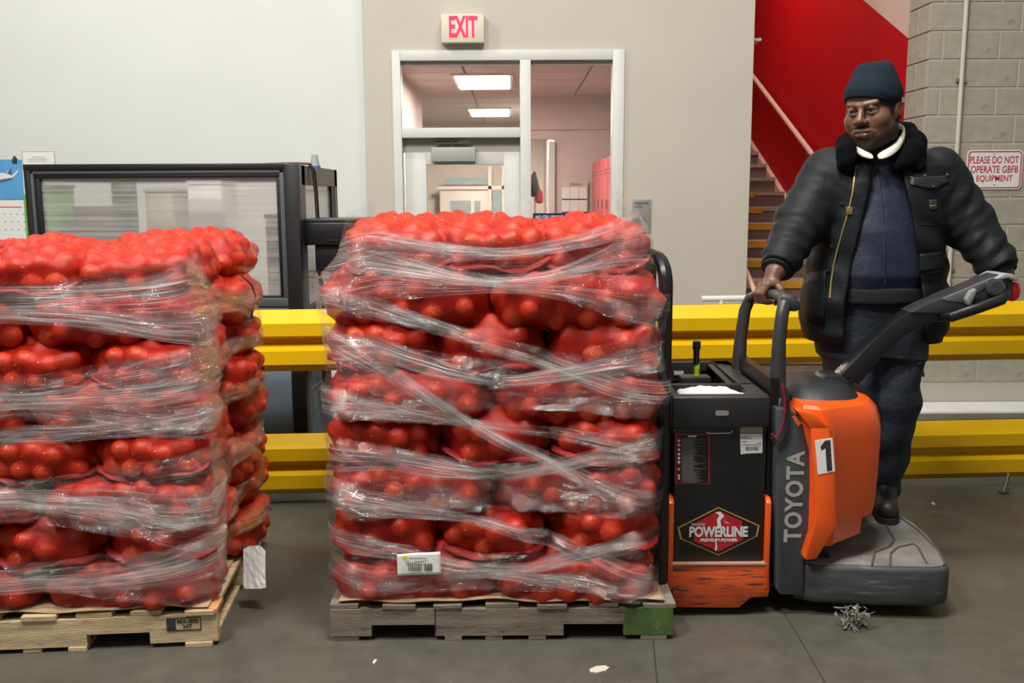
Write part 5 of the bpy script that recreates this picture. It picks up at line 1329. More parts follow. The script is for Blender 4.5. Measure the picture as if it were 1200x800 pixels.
for x, y in ((973, 449.5), (979, 450.5), (997, 446)): tp('pivot_bolt', MB().lathe([(0, -0.004), (0.008, -0.004), (0.008, 0.002), (0, 0.002)], tuple(at(x, y, YC - 0.061)), 10, 'y'), M_blackgloss, pv, smooth=True)
# steering arm
def A(px, py, Y=YC - 0.05): p = at(px, py, Y); return (p[0], p[2])
up_ = [(985, 441), (1000, 426), (1020, 404), (1039, 386), (1055, 373.5), (1068, 366), (1076, 364.5), (1103, 368), (1113, 368)]
lo_ = [(1113, 377), (1100, 377), (1080, 383.5), (1062, 393), (1048, 405), (1030, 424), (1012, 446), (1000, 456), (990, 454)]
def strip(up, lo, y0, y1):
    q = MB(); n = len(up); lo = lo[::-1]
    for y in (y0, y1):
        for p in up: q.v.append((A(*p)[0], y, A(*p)[1]))
        for p in lo: q.v.append((A(*p)[0], y, A(*p)[1]))
    for i in range(n - 1):
        q.f += [(i, n + i, n + i + 1, i + 1), (2 * n + i, 2 * n + i + 1, 3 * n + i + 1, 3 * n + i), (i, i + 1, 2 * n + i + 1, 2 * n + i), (n + i, 3 * n + i, 3 * n + i + 1, n + i + 1)]
    q.f += [(0, 2 * n, 3 * n, n), (n - 1, 2 * n - 1, 4 * n - 1, 3 * n - 1)]
    return q
arm = tp('steering_arm', strip(up_, lo_, YC - 0.045, YC + 0.045), M_tbg, bevel=0.006)
hup = [(1066, 366), (1085, 356), (1105, 348.5), (1136, 335.5), (1160, 325.5), (1174, 320.5), (1181, 321.5), (1187, 328)]
hlo = [(1187, 345), (1181, 349), (1174, 351), (1160, 356), (1133, 365), (1112, 371), (1100, 368), (1072, 367)]
M_hd = mat('grey_head_plastic', (0.11, 0.115, 0.12), 0.4, bump=0.05, bscale=300)
hdk = strip(hup, hlo, YC - 0.055, YC + 0.055)
ch = tp('control_head', hdk, mat('dark_head_plastic', (0.028, 0.028, 0.030), 0.42), bevel=0.008)
tp('head_panel', MB().prism([A(*p) for p in ((1103, 349.5), (1136, 335.8), (1160, 325.8), (1170, 322.5), (1171, 327), (1160, 331), (1150, 341), (1135, 346), (1130, 355), (1108, 353))], YC - 0.058, YC + 0.058), M_hd, ch, bevel=0.004)
tp('thumb_lever', MB().prism([A(*p, YC - 0.07) for p in ((1136, 341), (1142, 337.5), (1143, 341.5), (1136, 357), (1132, 357), (1130.5, 350))], YC - 0.085, YC - 0.055), mat('light_grey_lever', (0.22, 0.22, 0.22), 0.35), ch, bevel=0.004)
for s in (-1, 1):
    y = YC + s * 0.095; YH = YC - 0.095
    tp('handle_tube', MB().tube([(A(1104, 369)[0], YC + s * 0.05, A(1104, 371)[1]), (A(1114, 371.5, YH)[0], y, A(1114, 371.5, YH)[1]), (A(1146, 361, YH)[0], y, A(1146, 361, YH)[1]), (A(1174, 351, YH)[0], y, A(1174, 351, YH)[1]), (A(1181, 345, YH)[0], YC + s * 0.08, A(1181, 345, YH)[1]), (A(1183, 340)[0], YC + s * 0.045, A(1183, 340)[1])], [0.012, 0.020, 0.021, 0.021, 0.018, 0.012], 12), M_tbg, ch, smooth=True)
    k0 = A(1168.5, 337.5, YC - 0.085)
    tp('throttle_wheel', MB().lathe([(0, 0.0), (0.026, 0.0), (0.036, 0.006), (0.036, 0.022), (0.026, 0.030), (0, 0.030)] if s > 0 else [(0, -0.030), (0.026, -0.030), (0.036, -0.022), (0.036, -0.006), (0.026, 0), (0, 0)], (k0[0], YC + s * 0.056, k0[1]), 20, 'y'), mat('glossy_black_knob', (0.03, 0.033, 0.038), 0.08, coat=1.0), ch, smooth=True)
tp('red_reverse_button', MB().prism([A(*p) for p in ((1182.5, 335), (1192, 330), (1195.5, 332), (1197, 341), (1195, 349), (1190, 353), (1185, 353.5), (1183, 347))], YC - 0.05, YC + 0.05), mat('red_button_plastic', (0.62, 0.008, 0.012), 0.3), ch, bevel=0.008)
tp('grip_pad', MB().prism([A(*p) for p in ((1163, 326), (1174, 320), (1184, 320.5), (1191, 327), (1187, 329), (1178, 325.5), (1168, 327.5))], YC - 0.075, YC + 0.075), mat('pale_grip_plastic', (0.28, 0.285, 0.29), 0.4), ch, bevel=0.005)
# grab bar
n0, f0 = at(911, 492, 3.50), at(866, 452, 3.95)
gp = [tuple(at(910, 500, 3.50)), tuple(at(911, 450, 3.50)), tuple(at(913, 400, 3.50)), tuple(at(916, 372, 3.50)), tuple(at(919, 357, 3.515)), tuple(at(919, 349, 3.55)), tuple(at(911, 345.5, 3.63)), tuple(at(899, 344, 3.78)), tuple(at(889, 344.5, 3.89)), tuple(at(879, 350, 3.945)), tuple(at(873, 363, 3.955)), tuple(at(868, 395, 3.955)), tuple(at(866, 425, 3.955)), tuple(at(865, 455, 3.955))]
gb = tp('grab_bar', MB().tube(gp, [0.038, 0.030, 0.025, 0.024, 0.025, 0.024, 0.021, 0.020, 0.021, 0.024, 0.025, 0.026, 0.030, 0.040], 14), M_grab, smooth=True)
kn = at(926, 356, 3.53)
tp('grab_knob', MB().tube([tuple(at(916, 349, 3.53)), tuple(at(925, 352, 3.52)), tuple(at(930, 358, 3.52)), tuple(at(931, 363, 3.52)), tuple(at(931, 364.5, 3.52))], [0.022, 0.026, 0.026, 0.020, 0.008], 14), M_grab, gb, smooth=True)
tp('bar_foot', MB().prism(poly([(858, 455), (861, 432), (875, 432), (888, 442), (899, 449), (899, 458)], 3.95), 3.90, 4.01), M_tblk, gb, bevel=0.008)
# cables by the grab bar
q = [tuple(at(x, y, 3.385)) for x, y in ((917, 450), (919.5, 465), (920, 480), (918, 495), (913, 508), (908, 513), (904.5, 508))]
tp('red_cable', MB().tube(q, 0.006, 8), mat('dark_red_cable', (0.17, 0.015, 0.03), 0.4), smooth=True)
q = [tuple(at(x, y, 3.388)) for x, y in ((919, 453), (923.5, 470), (924.5, 485), (922, 502), (915, 516), (909, 520), (904, 512))]
tp('black_cable', MB().tube(q, 0.0065, 8), M_tblk, smooth=True)
tp('script_sticker', MB().prism(poly([(911.5, 467), (915, 466.5), (914.5, 492), (911, 494)], 3.462), 3.462, 3.466), mat('scuffed_pale_sticker', (0.38, 0.37, 0.36), 0.5, wear=((0.03, 0.03, 0.03), 0.52, 60)), gb)
# riding platform
pp = [(1.06, 3.43), (1.12, 3.395), (1.35, 3.365), (1.56, 3.352), (1.60, 3.362), (1.625, 3.39), (1.655, 3.52), (1.685, 3.70), (1.69, 3.83), (1.675, 3.97), (1.645, 4.06), (1.60, 4.10), (1.06, 4.10)]
def ins(P, d):
    c = (1.37, 3.73); return [(c[0] + (x - c[0]) * (1 - d / 0.32), c[1] + (y - c[1]) * (1 - d / 0.37)) for x, y in P]
pf = tp('platform', MB().loft([[(x, y, z) for x, y in ins(pp, d)] for z, d in ((0.052, 0.012), (0.06, 0.004), (0.075, 0), (0.185, 0), (0.197, 0.004), (0.2, 0.01))]), M_rub, smooth=True, angle=50)
tp('platform_mat', MB().prismz(ins(pp, 0.014), 0.198, 0.2045), M_mat, pf)
def gro(pts): return tp('mat_groove', MB().tube([tuple(atz(x, y, 0.206)) for x, y in pts], 0.0045, 6), mat('groove_rubber', (0.075, 0.07, 0.066), 0.8), pf, smooth=True)
gro([(1024, 598), (1040, 618), (1048, 632), (1043, 640), (1025, 647), (1022, 662)])
gro([(1043, 662), (1044, 648), (1052, 641), (1070, 637), (1076, 641), (1086, 660)])
gro([(1046, 600), (1075, 620), (1100, 645), (1108, 661)])
cb = tp('caster_wheel', MB().lathe([(0, -0.02), (0.05, -0.02), (0.058, -0.012), (0.058, 0.012), (0.05, 0.02), (0, 0.02)], (1.24, 3.56, 0.059), 20, 'y'), M_rub, smooth=True)
tp('caster_fork', MB().box((1.21, 3.53, 0.06), (1.27, 3.535, 0.14)).box((1.21, 3.585, 0.06), (1.27, 3.59, 0.14)).box((1.21, 3.53, 0.135), (1.27, 3.59, 0.18)), M_tbg, cb)
# torn film caught round the caster
rng = np.random.RandomState(12); q = MB()
for k in range(90):
    c = np.array([1.237 + rng.normal(0, 0.018), 3.30 + rng.normal(0, 0.012), 0.008 + abs(rng.normal(0.03, 0.022))]); d1_ = rng.normal(0, 0.018, 3); d2_ = rng.normal(0, 0.011, 3)
    P4 = [c, c + d1_, c + d1_ + d2_, c + d2_]
    P4 = [(p[0], p[1], min(0.075, max(p[2], 0.004))) for p in P4]; q.add(P4[:3], [(0, 1, 2)])
o = obj('torn_film', q, mat('dirty_torn_plastic', (0.22, 0.20, 0.18), 0.5, var=0.3, scale=40), None)
md = o.modifiers.new('t', 'SOLIDIFY'); md.thickness = 0.002
tag(o, 'torn scrap of dirty film caught under the truck platform by the caster', 'litter')
# ---- things lying in the tray
q = MB(); g = []
bxs, bys = np.linspace(at(797, 455, 3.5)[0], at(880, 455, 3.5)[0], 17), np.linspace(YN + 0.045, 3.585, 9)
rng = np.random.RandomState(2); zz = rng.normal(0, 0.005, (17, 9))
for i, x in enumerate(bxs):
    for j, y in enumerate(bys):
        u = i / 16; env_ = (0.5 + 0.5 * math.sin(math.pi * min(1, u * 1.15))) * (0.6 + 0.4 * math.sin(math.pi * j / 8))
        z = sz1 - 0.03 + 0.045 * env_ * (1 if u < 0.8 else 0.6) + zz[i, j] + 0.006 * math.sin(9 * u + j)
        g.append((x, y, z))
fs = [(i * 9 + j, (i + 1) * 9 + j, (i + 1) * 9 + j + 1, i * 9 + j + 1) for i in range(16) for j in range(8)]
o = obj('plastic_bag', MB().add(g, fs), mat('white_plastic_bag', (0.72, 0.72, 0.72), 0.35), None, smooth=True, angle=70, sub=1)
md = o.modifiers.new('t', 'SOLIDIFY'); md.thickness = 0.05; md.offset = -1
tag(o, 'crumpled white plastic bag stuffed in the front tray of the truck', 'bag')
mk = at(818, 440, 3.76)
t = thing('marker_torch', tuple(mk), 'black torch with a lime green collar standing in the truck tray', 'torch')
def TZ(py): return at(816, py, 3.76)[2]
cx, cy = at(816, 420, 3.76)[0], 3.76
obj('handle', MB().lathe([(0, TZ(427)), (0.012, TZ(427)), (0.013, TZ(410)), (0.0115, TZ(408)), (0, TZ(408))], (cx, cy, 0), 14), M_blackgloss, t, smooth=True)
obj('cap', MB().lathe([(0, TZ(410)), (0.0165, TZ(409)), (0.0165, TZ(401)), (0.014, TZ(399.5)), (0, TZ(399.5))], (cx, cy, 0), 14), M_blackgloss, t, smooth=True)
obj('lime_collar', MB().lathe([(0, TZ(443)), (0.013, TZ(443)), (0.011, TZ(433)), (0.013, TZ(431)), (0.0095, TZ(425)), (0, TZ(425))], (cx + 0.003, cy, 0), 14), mat('lime_plastic', (0.50, 0.72, 0.02), 0.4), t, smooth=True)
# ================================================================== the man on the truck
class SDF:
    """A signed distance grid that shapes are blended into; mesh() pulls a smooth quad surface out of it."""
    def __init__(s, lo, hi, h):
        s.lo, s.h = np.array(lo, float), h
        s.n = np.ceil((np.array(hi) - s.lo) / h).astype(int) + 1
        s.d = np.full(tuple(s.n), 0.08, np.float32)
    def win(s, lo, hi):
        a = np.clip(np.floor((np.array(lo) - s.lo) / s.h).astype(int), 0, s.n); b = np.clip(np.ceil((np.array(hi) - s.lo) / s.h).astype(int) + 1, 0, s.n)
        sl = tuple(slice(i, j) for i, j in zip(a, b))
        ax = [(s.lo[k] + s.h * np.arange(a[k], b[k])).astype(np.float32) for k in range(3)]
        return sl, ax[0][:, None, None], ax[1][None, :, None], ax[2][None, None, :]
    def put(s, fn, lo, hi, k=0.0, op='u'):
        m = 0.03 + k
        sl, x, y, z = s.win(np.array(lo) - m, np.array(hi) + m)
        if 0 in s.d[sl].shape: return s
        a = s.d[sl]; b = fn(x, y, z)
        if op == 'u':
            if k > 0:
                t = np.clip(0.5 + 0.5 * (b - a) / k, 0, 1); r = b * (1 - t) + a * t - k * t * (1 - t)
            else: r = np.minimum(a, b)
        elif op == 's':
            b = -b
            if k > 0:
                t = np.clip(0.5 - 0.5 * (b - a) / k, 0, 1); r = b * (1 - t) + a * t + k * t * (1 - t)
            else: r = np.maximum(a, b)
        elif op == 'add': r = a + b
        s.d[sl] = r; return s
    def cap(s, a, b, r1, r2=None, k=0.0, op='u', fy=1.0, wob=None):
        a, b = np.array(a, float), np.array(b, float); r2 = r1 if r2 is None else r2; ab = b - a; L2 = ab @ ab + 1e-9; rm = max(r1, r2)
        def fn(x, y, z):
            px, py, pz = x - a[0], y - a[1], z - a[2]
            t = np.clip((px * ab[0] + py * ab[1] + pz * ab[2]) / L2, 0, 1)
            dx, dy, dz = px - t * ab[0], (py - t * ab[1]) / fy, pz - t * ab[2]
            r = r1 + (r2 - r1) * t
            if wob: r = r + wob(t, dx, dy, dz)
            return np.sqrt(dx * dx + dy * dy + dz * dz) - r
        return s.put(fn, np.minimum(a, b) - rm * max(1, fy), np.maximum(a, b) + rm * max(1, fy), k, op)
    def ell(s, c, r, k=0.0, op='u', Rm=None):
        c, r = np.array(c, float), np.array(r, float); rm = max(r)
        def fn(x, y, z):
            p = [x - c[0], y - c[1], z - c[2]]
            if Rm is not None: p = [p[0] * Rm[0][i] + p[1] * Rm[1][i] + p[2] * Rm[2][i] for i in range(3)]
            k0 = np.sqrt((p[0] / r[0]) ** 2 + (p[1] / r[1]) ** 2 + (p[2] / r[2]) ** 2)
            k1 = np.sqrt((p[0] / r[0] ** 2) ** 2 + (p[1] / r[1] ** 2) ** 2 + (p[2] / r[2] ** 2) ** 2) + 1e-6
            return k0 * (k0 - 1) / k1
        return s.put(fn, c - rm, c + rm, k, op)
    def column(s, zs, cx, cy, ax_, by, k=0.0, op='u', n=2.5, wob=None):
        zs = np.array(zs, float)
        def fn(x, y, z):
            I = lambda v: np.interp(z, zs, v).astype(np.float32)
            a, b = I(ax_), I(by); u, v = (x - I(cx)) / a, (y - I(cy)) / b
            rr = (np.abs(u) ** n + np.abs(v) ** n) ** (1 / n)
            d = (rr - 1) * np.minimum(a, b)
            if wob: d = d - wob(x, y, z)
            return np.maximum(d, np.maximum(zs[0] - z, z - zs[-1]))
        m = max(max(ax_), max(by))
        return s.put(fn, (min(cx) - m, min(cy) - m, zs[0]), (max(cx) + m, max(cy) + m, zs[-1]), k, op)
    def sample(s, p):
        q = (np.array(p) - s.lo) / s.h; i = np.floor(q).astype(int)
        if (i < 0).any() or (i >= s.n - 1).any(): return 0.08
        f = q - i; c = s.d[i[0]:i[0] + 2, i[1]:i[1] + 2, i[2]:i[2] + 2]
        c = c[0] * (1 - f[0]) + c[1] * f[0]; c = c[0] * (1 - f[1]) + c[1] * f[1]; return float(c[0] * (1 - f[2]) + c[1] * f[2])
    def hit(s, px, py, off=0.0, y0=3.3, y1=4.6):
        d = ray(px, py); t = y0 / d[1]
        while t < y1 / d[1]:
            v = s.sample(CAM + d * t)
            if v < 0.0005: break
            t += max(0.002, min(v, 0.02) * 0.8)
        return CAM + d * (t - off)
    def mesh(s, name, smooth=1):
        d = s.d; n = s.n
        ins = d < 0
        cnt = np.zeros(tuple(n - 1), np.int8)
        for i in (0, 1):
            for j in (0, 1):
                for k in (0, 1): cnt += ins[i:n[0] - 1 + i, j:n[1] - 1 + j, k:n[2] - 1 + k]
        act = (cnt > 0) & (cnt < 8); C = np.argwhere(act)
        ids = np.full(tuple(n - 1), -1, np.int32); ids[act] = np.arange(len(C))
        acc = np.zeros((len(C), 3)); w = np.zeros(len(C))
        cor = np.array([(i, j, k) for i in (0, 1) for j in (0, 1) for k in (0, 1)])
        val = np.stack([d[C[:, 0] + c[0], C[:, 1] + c[1], C[:, 2] + c[2]] for c in cor], 1)
        for a in range(8):
            for b in range(a + 1, 8):
                if np.abs(cor[a] - cor[b]).sum() != 1: continue
                va, vb = val[:, a], val[:, b]; m = (va < 0) != (vb < 0)
                t = np.where(m, va / np.where(m, va - vb, 1), 0)
                acc += np.where(m[:, None], cor[a] + (cor[b] - cor[a]) * t[:, None], 0); w += m
        V = s.lo + (C + acc / w[:, None]) * s.h
        F_ = []
        for ax in range(3):
            u, v = (ax + 1) % 3, (ax + 2) % 3
            sa = [slice(1, n[k] - 1) for k in range(3)]; sb = list(sa); sa[ax] = slice(0, n[ax] - 1); sb[ax] = slice(1, n[ax])
            A_, B_ = ins[tuple(sa)], ins[tuple(sb)]
            for flip in (0, 1):
                E = np.argwhere(A_ & ~B_) if flip == 0 else np.argwhere(~A_ & B_)
                if not len(E): continue
                E = E.copy()
                for k in range(3):
                    if k != ax: E[:, k] += 1
                def cell(du, dv):
                    q = E.copy(); q[:, u] += du; q[:, v] += dv; return ids[q[:, 0], q[:, 1], q[:, 2]]
                quad = np.stack([cell(-1, -1), cell(0, -1), cell(0, 0), cell(-1, 0)], 1)
                F_.append(quad if flip == 0 else quad[:, ::-1])
        Fq = np.concatenate(F_); Fq = Fq[(Fq >= 0).all(1)]
        adj = np.concatenate([Fq[:, [0, 1]], Fq[:, [1, 2]], Fq[:, [2, 3]], Fq[:, [3, 0]]]); adj = np.concatenate([adj, adj[:, ::-1]])
        deg = np.bincount(adj[:, 0], minlength=len(V)).astype(float)
        for _ in range(smooth):
            S = np.stack([np.bincount(adj[:, 0], V[adj[:, 1], k], len(V)) for k in range(3)], 1); V = 0.5 * V + 0.5 * S / np.maximum(deg, 1)[:, None]
        me = bpy.data.meshes.new(name); me.vertices.add(len(V)); me.vertices.foreach_set('co', V.astype(np.float32).ravel())
        me.loops.add(Fq.size); me.loops.foreach_set('vertex_index', Fq.astype(np.int32).ravel())
        me.polygons.add(len(Fq)); me.polygons.foreach_set('loop_start', np.arange(0, Fq.size, 4, dtype=np.int32))
        me.polygons.foreach_set('use_smooth', np.ones(len(Fq), bool)); me.update(calc_edges=True); me.validate()
        return me

M_skin = mat('dark_brown_skin', (0.115, 0.053, 0.031), 0.42, var=0.10, scale=20, bump=0.06, bscale=300)
M_beard = mat('short_black_beard', (0.022, 0.012, 0.009), 0.75, bump=0.5, bscale=700)
def _beard():
    nt = M_beard.node_tree; t = NT.__new__(NT); t.m, t.t, t.n, t.l = M_beard, nt, nt.nodes, nt.links; t.b, t.out = nt.nodes['Principled BSDF'], nt.nodes['Material Output']
    a = t.new('ShaderNodeAttribute'); a.attribute_name = 'fade'
    f = t.math('ADD', t.math('MULTIPLY', a.outputs['Fac'], 1.0), t.math('MULTIPLY', t.math('SUBTRACT', t.noise(t.coords('Object'), 220, 2), 0.5), 0.5))
    f = t.ramp(f, [(0.05, 0.0), (0.75, 0.93)])
    tr = t.new('ShaderNodeBsdfTransparent'); mx = t.new('ShaderNodeMixShader')
    t.link(f, mx.inputs[0]); t.link(tr.outputs[0], mx.inputs[1]); t.link(t.b.outputs[0], mx.inputs[2]); t.link(mx.outputs[0], t.out.inputs[0])
_beard()
M_hat = mat('navy_knit', (0.008, 0.014, 0.021), 0.9, var=0.15, scale=30, bump=0.35, bscale=420, spec=0.15)
M_hatin = mat('black_headband', (0.006, 0.006, 0.008), 0.7)
M_jack = mat('charcoal_nylon_shell', (0.0105, 0.012, 0.0145), 0.55, var=0.18, scale=9, bump=0.3, bscale=26, bdist=0.012, spec=0.15)
M_fur = mat('black_pile_collar', (0.003, 0.003, 0.004), 0.95, spec=0.1, bump=0.8, bscale=260, bdist=0.01)
M_knit = mat('black_knit_cuff', (0.005, 0.005, 0.006), 0.85, bump=0.4, bscale=300)
M_shirt = mat('navy_shirt_fabric', (0.010, 0.015, 0.036), 0.6, var=0.12, scale=14, bump=0.2, bscale=30, bdist=0.02)
M_coll = mat('cream_collar_fabric', (0.62, 0.60, 0.50), 0.7, var=0.08, scale=60)
M_trou = mat('dark_navy_trousers', (0.011, 0.017, 0.030), 0.7, var=0.2, scale=10, bump=0.3, bscale=26, bdist=0.02)
M_shoe = mat('black_boot_leather', (0.014, 0.014, 0.015), 0.5, var=0.3, scale=30, bump=0.3, bscale=80)
M_brass = mat('brass', (0.42, 0.31, 0.14), 0.35, 0.8)

YM = 4.02
man = thing('person', (1.56, 4.0, 0.2), 'standing man in a charcoal jacket and navy beanie holding the pallet truck', 'person')
def pt(px, py, Y=YM): return at(px, py, Y)
# joints
SH_R, EL_R, WR_R = pt(972, 205, 4.05), pt(937, 262, 3.95), pt(909, 318, 3.79)
SH_L, EL_L, WR_L = pt(1098, 206, 4.05), pt(1135, 262, 4.00), pt(1176, 320, 3.87)
HIP_R, KN_R, AN_R = pt(993, 385, 4.05), pt(998, 470, 4.02), np.array([1.45, 4.03, 0.30])
HIP_L, KN_L, AN_L = pt(1050, 385, 4.05), pt(1051, 470, 4.03), np.array([1.625, 4.035, 0.30])
def zpx(py, Y=YM): return at(1025, py, Y)[2]
def xpx(px, py=250, Y=YM): return at(px, py, Y)[0]
# head frame
HS = 1.20; HC = at(1023, 131, 3.94); YAW = R(43); NOD = R(9); TILT = R(-3)
Rh = np.array(Matrix.Rotation(-YAW, 3, 'Z') @ Matrix.Rotation(TILT, 3, 'Y') @ Matrix.Rotation(NOD, 3, 'X')) @ np.diag([1, -1, 1])   # columns: his left, forward, up
def hp(u, f, w): return HC + HS * (Rh @ np.array([u, f, w]))
Rr = Rh.copy()
def hell(S, c, r, k=0, op='u'): S.ell(hp(*c), HS * np.array(r), k * HS, op, Rr)
def hcap(S, a, b, r1, r2=None, k=0, op='u'): S.cap(hp(*a), hp(*b), r1 * HS, None if r2 is None else r2 * HS, k * HS, op)
def head_sdf(S):
    hell(S, (0, -0.012, 0.035), (0.079, 0.098, 0.090))
    hell(S, (0, 0.022, -0.045), (0.070, 0.072, 0.070), 0.03)
    hell(S, (0, 0.045, -0.082), (0.052, 0.044, 0.034), 0.03)
    for s_ in (-1, 1):
        hell(S, (s_ * 0.043, 0.055, -0.022), (0.032, 0.030, 0.030), 0.022)
        hell(S, (s_ * 0.055, 0.012, -0.068), (0.024, 0.040, 0.030), 0.03)
    hell(S, (0, 0.076, -0.104), (0.026, 0.020, 0.020), 0.02)
    hcap(S, (-0.045, 0.079, 0.034), (-0.012, 0.090, 0.030), 0.0095, 0.010, 0.016); hcap(S, (0.045, 0.079, 0.034), (0.012, 0.090, 0.030), 0.0095, 0.010, 0.016)
    for s_ in (-1, 1): hell(S, (s_ * 0.033, 0.098, 0.010), (0.018, 0.016, 0.011), 0.010, 's')
    hcap(S, (0, 0.088, 0.024), (0, 0.112, -0.018), 0.0085, 0.0135, 0.010)
    hell(S, (0, 0.115, -0.021), (0.0135, 0.0125, 0.011), 0.006)
    for s_ in (-1, 1):
        hell(S, (s_ * 0.0165, 0.104, -0.024), (0.0105, 0.012, 0.0095), 0.006)
        hell(S, (s_ * 0.0085, 0.110, -0.0335), (0.0045, 0.006, 0.004), 0.003, 's')
    hell(S, (0, 0.086, -0.055), (0.036, 0.018, 0.024), 0.012)
    hell(S, (0, 0.1015, -0.0525), (0.026, 0.009, 0.0065), 0.005); hell(S, (0, 0.1005, -0.0665), (0.022, 0.0105, 0.0085), 0.006)
    hcap(S, (-0.027, 0.100, -0.0605), (0, 0.113, -0.0585), 0.0022, None, 0.003, 's'); hcap(S, (0, 0.113, -0.0585), (0.027, 0.100, -0.0605), 0.0022, None, 0.003, 's')
    for s_ in (-1, 1):                               # lids and folds beside the nose
        hcap(S, (s_ * 0.020, 0.086, 0.0175), (s_ * 0.033, 0.0905, 0.0180), 0.0045, None, 0.006); hcap(S, (s_ * 0.033, 0.0915, 0.0185), (s_ * 0.047, 0.079, 0.0140), 0.0045, 0.0035, 0.006)
        hcap(S, (s_ * 0.020, 0.085, 0.004), (s_ * 0.033, 0.0875, 0.0015), 0.0035, None, 0.007); hcap(S, (s_ * 0.033, 0.0875, 0.0015), (s_ * 0.047, 0.078, 0.005), 0.0035, None, 0.007)
        hcap(S, (s_ * 0.022, 0.100, -0.030), (s_ * 0.038, 0.086, -0.052), 0.003, 0.002, 0.006, 's')
        hell(S, (s_ * 0.081, -0.004, 0.000), (0.011, 0.021, 0.033), 0.006); hell(S, (s_ * 0.078, -0.004, -0.024), (0.010, 0.013, 0.014), 0.006)
        hell(S, (s_ * 0.093, -0.001, 0.004), (0.007, 0.010, 0.018), 0.004, 's')
BO = SDF((0.83, 3.52, 0.205), (2.10, 4.28, 2.06), 0.004)
head_sdf(BO)
NB = pt(1032, 196, 4.05)
BO.cap(hp(0, -0.025, -0.05), NB, 0.074, 0.080, 0.03)
zt = [zpx(395), zpx(360), zpx(310), zpx(250), zpx(215), zpx(196)]
cxs = [xpx(1022, 390), xpx(1023, 360), xpx(1025, 310), xpx(1030, 250), xpx(1034, 215), xpx(1034, 196)]
BO.column(zt, cxs, [4.05] * 6, [0.19, 0.20, 0.20, 0.20, 0.19, 0.12], [0.13, 0.15, 0.15, 0.14, 0.12, 0.08], 0.04)
for a, b, c in ((SH_R, EL_R, WR_R), (SH_L, EL_L, WR_L)):
    BO.cap(a, b, 0.062, 0.050, 0.05); BO.cap(b, c, 0.050, 0.036, 0.02)
for a, b, c in ((HIP_R, KN_R, AN_R), (HIP_L, KN_L, AN_L)):
    BO.cap(a, b, 0.088, 0.062, 0.05); BO.cap(b, c, 0.060, 0.040, 0.02); BO.cap(c, c + np.array([-0.05, -0.14, -0.06]), 0.036, 0.026, 0.02)
# right hand over the grab bar
def barp(Y):
    ys = [p[1] for p in gp[5:10]]; return np.array([np.interp(Y, ys, [p[0] for p in gp[5:10]]), Y, np.interp(Y, ys, [p[2] for p in gp[5:10]])])
fy_ = (3.715, 3.752, 3.789, 3.824)
palm_c = barp(3.77) + np.array([0.010, 0, 0.043])
BO.cap(WR_R, palm_c, 0.034, 0.030, 0.02, fy=1.25)
for y, ln in zip(fy_, (0.92, 1.0, 0.97, 0.82)):
    b = barp(y); kn_ = b + np.array([-0.014, 0, 0.036]); md_ = b + np.array([-0.038 * ln, -0.002, 0.002]); t1 = b + np.array([-0.026, 0, -0.030 * ln]); t2 = b + np.array([0.000, 0.002, -0.036 * ln])
    BO.cap(palm_c + np.array([0.005, (y - 3.77) * 0.7, -0.004]), kn_, 0.018, 0.0135, 0.008)
    BO.cap(kn_, md_, 0.0130, 0.0115, 0.003); BO.cap(md_, t1, 0.0115, 0.0105, 0.003); BO.cap(t1, t2, 0.0105, 0.0090, 0.003)
b = barp(3.70)
BO.cap(palm_c + np.array([0.012, -0.025, 0.0]), b + np.array([0.034, 0.006, 0.018]), 0.018, 0.0145, 0.008); BO.cap(b + np.array([0.034, 0.006, 0.018]), b + np.array([0.034, -0.012, -0.014]), 0.0140, 0.0120, 0.004); BO.cap(b + np.array([0.034, -0.012, -0.014]), b + np.array([0.008, -0.014, -0.034]), 0.0118, 0.0095, 0.004)
# left hand round the far handle tube of the control head
tb = lambda u: np.array([A(1146 + 28 * u, 361 - 10 * u, YC - 0.095)[0], YC + 0.095, A(1146 + 28 * u, 361 - 10 * u, YC - 0.095)[1]])
tb0 = tb(0.75); pl = tb0 + np.array([0.0, 0.045, 0.030])
BO.cap(WR_L, pl, 0.036, 0.030, 0.02)
for u, ln in ((0.42, 0.85), (0.64, 0.97), (0.86, 1.0), (1.08, 0.92)):
    b = tb(u); kn_ = b + np.array([0, 0.012, 0.030]); md_ = b + np.array([0, -0.030, 0.022]); t1 = b + np.array([0, -0.033, -0.016 * ln]); t2 = b + np.array([0, -0.008, -0.034])
    BO.cap(pl + (b - tb0) * 0.7, kn_, 0.018, 0.0135, 0.008); BO.cap(kn_, md_, 0.0125, 0.0115, 0.003); BO.cap(md_, t1, 0.0115, 0.0105, 0.003); BO.cap(t1, t2, 0.0105, 0.009, 0.003)
b = tb(0.35)
BO.cap(pl + np.array([-0.02, 0.0, -0.01]), b + np.array([0.0, 0.034, 0.0]), 0.017, 0.0135, 0.006); BO.cap(b + np.array([0.0, 0.034, 0.0]), b + np.array([0.01, 0.012, -0.034]), 0.013, 0.010, 0.004)
body = obj('body', BO.mesh('body', 1), M_skin, man)
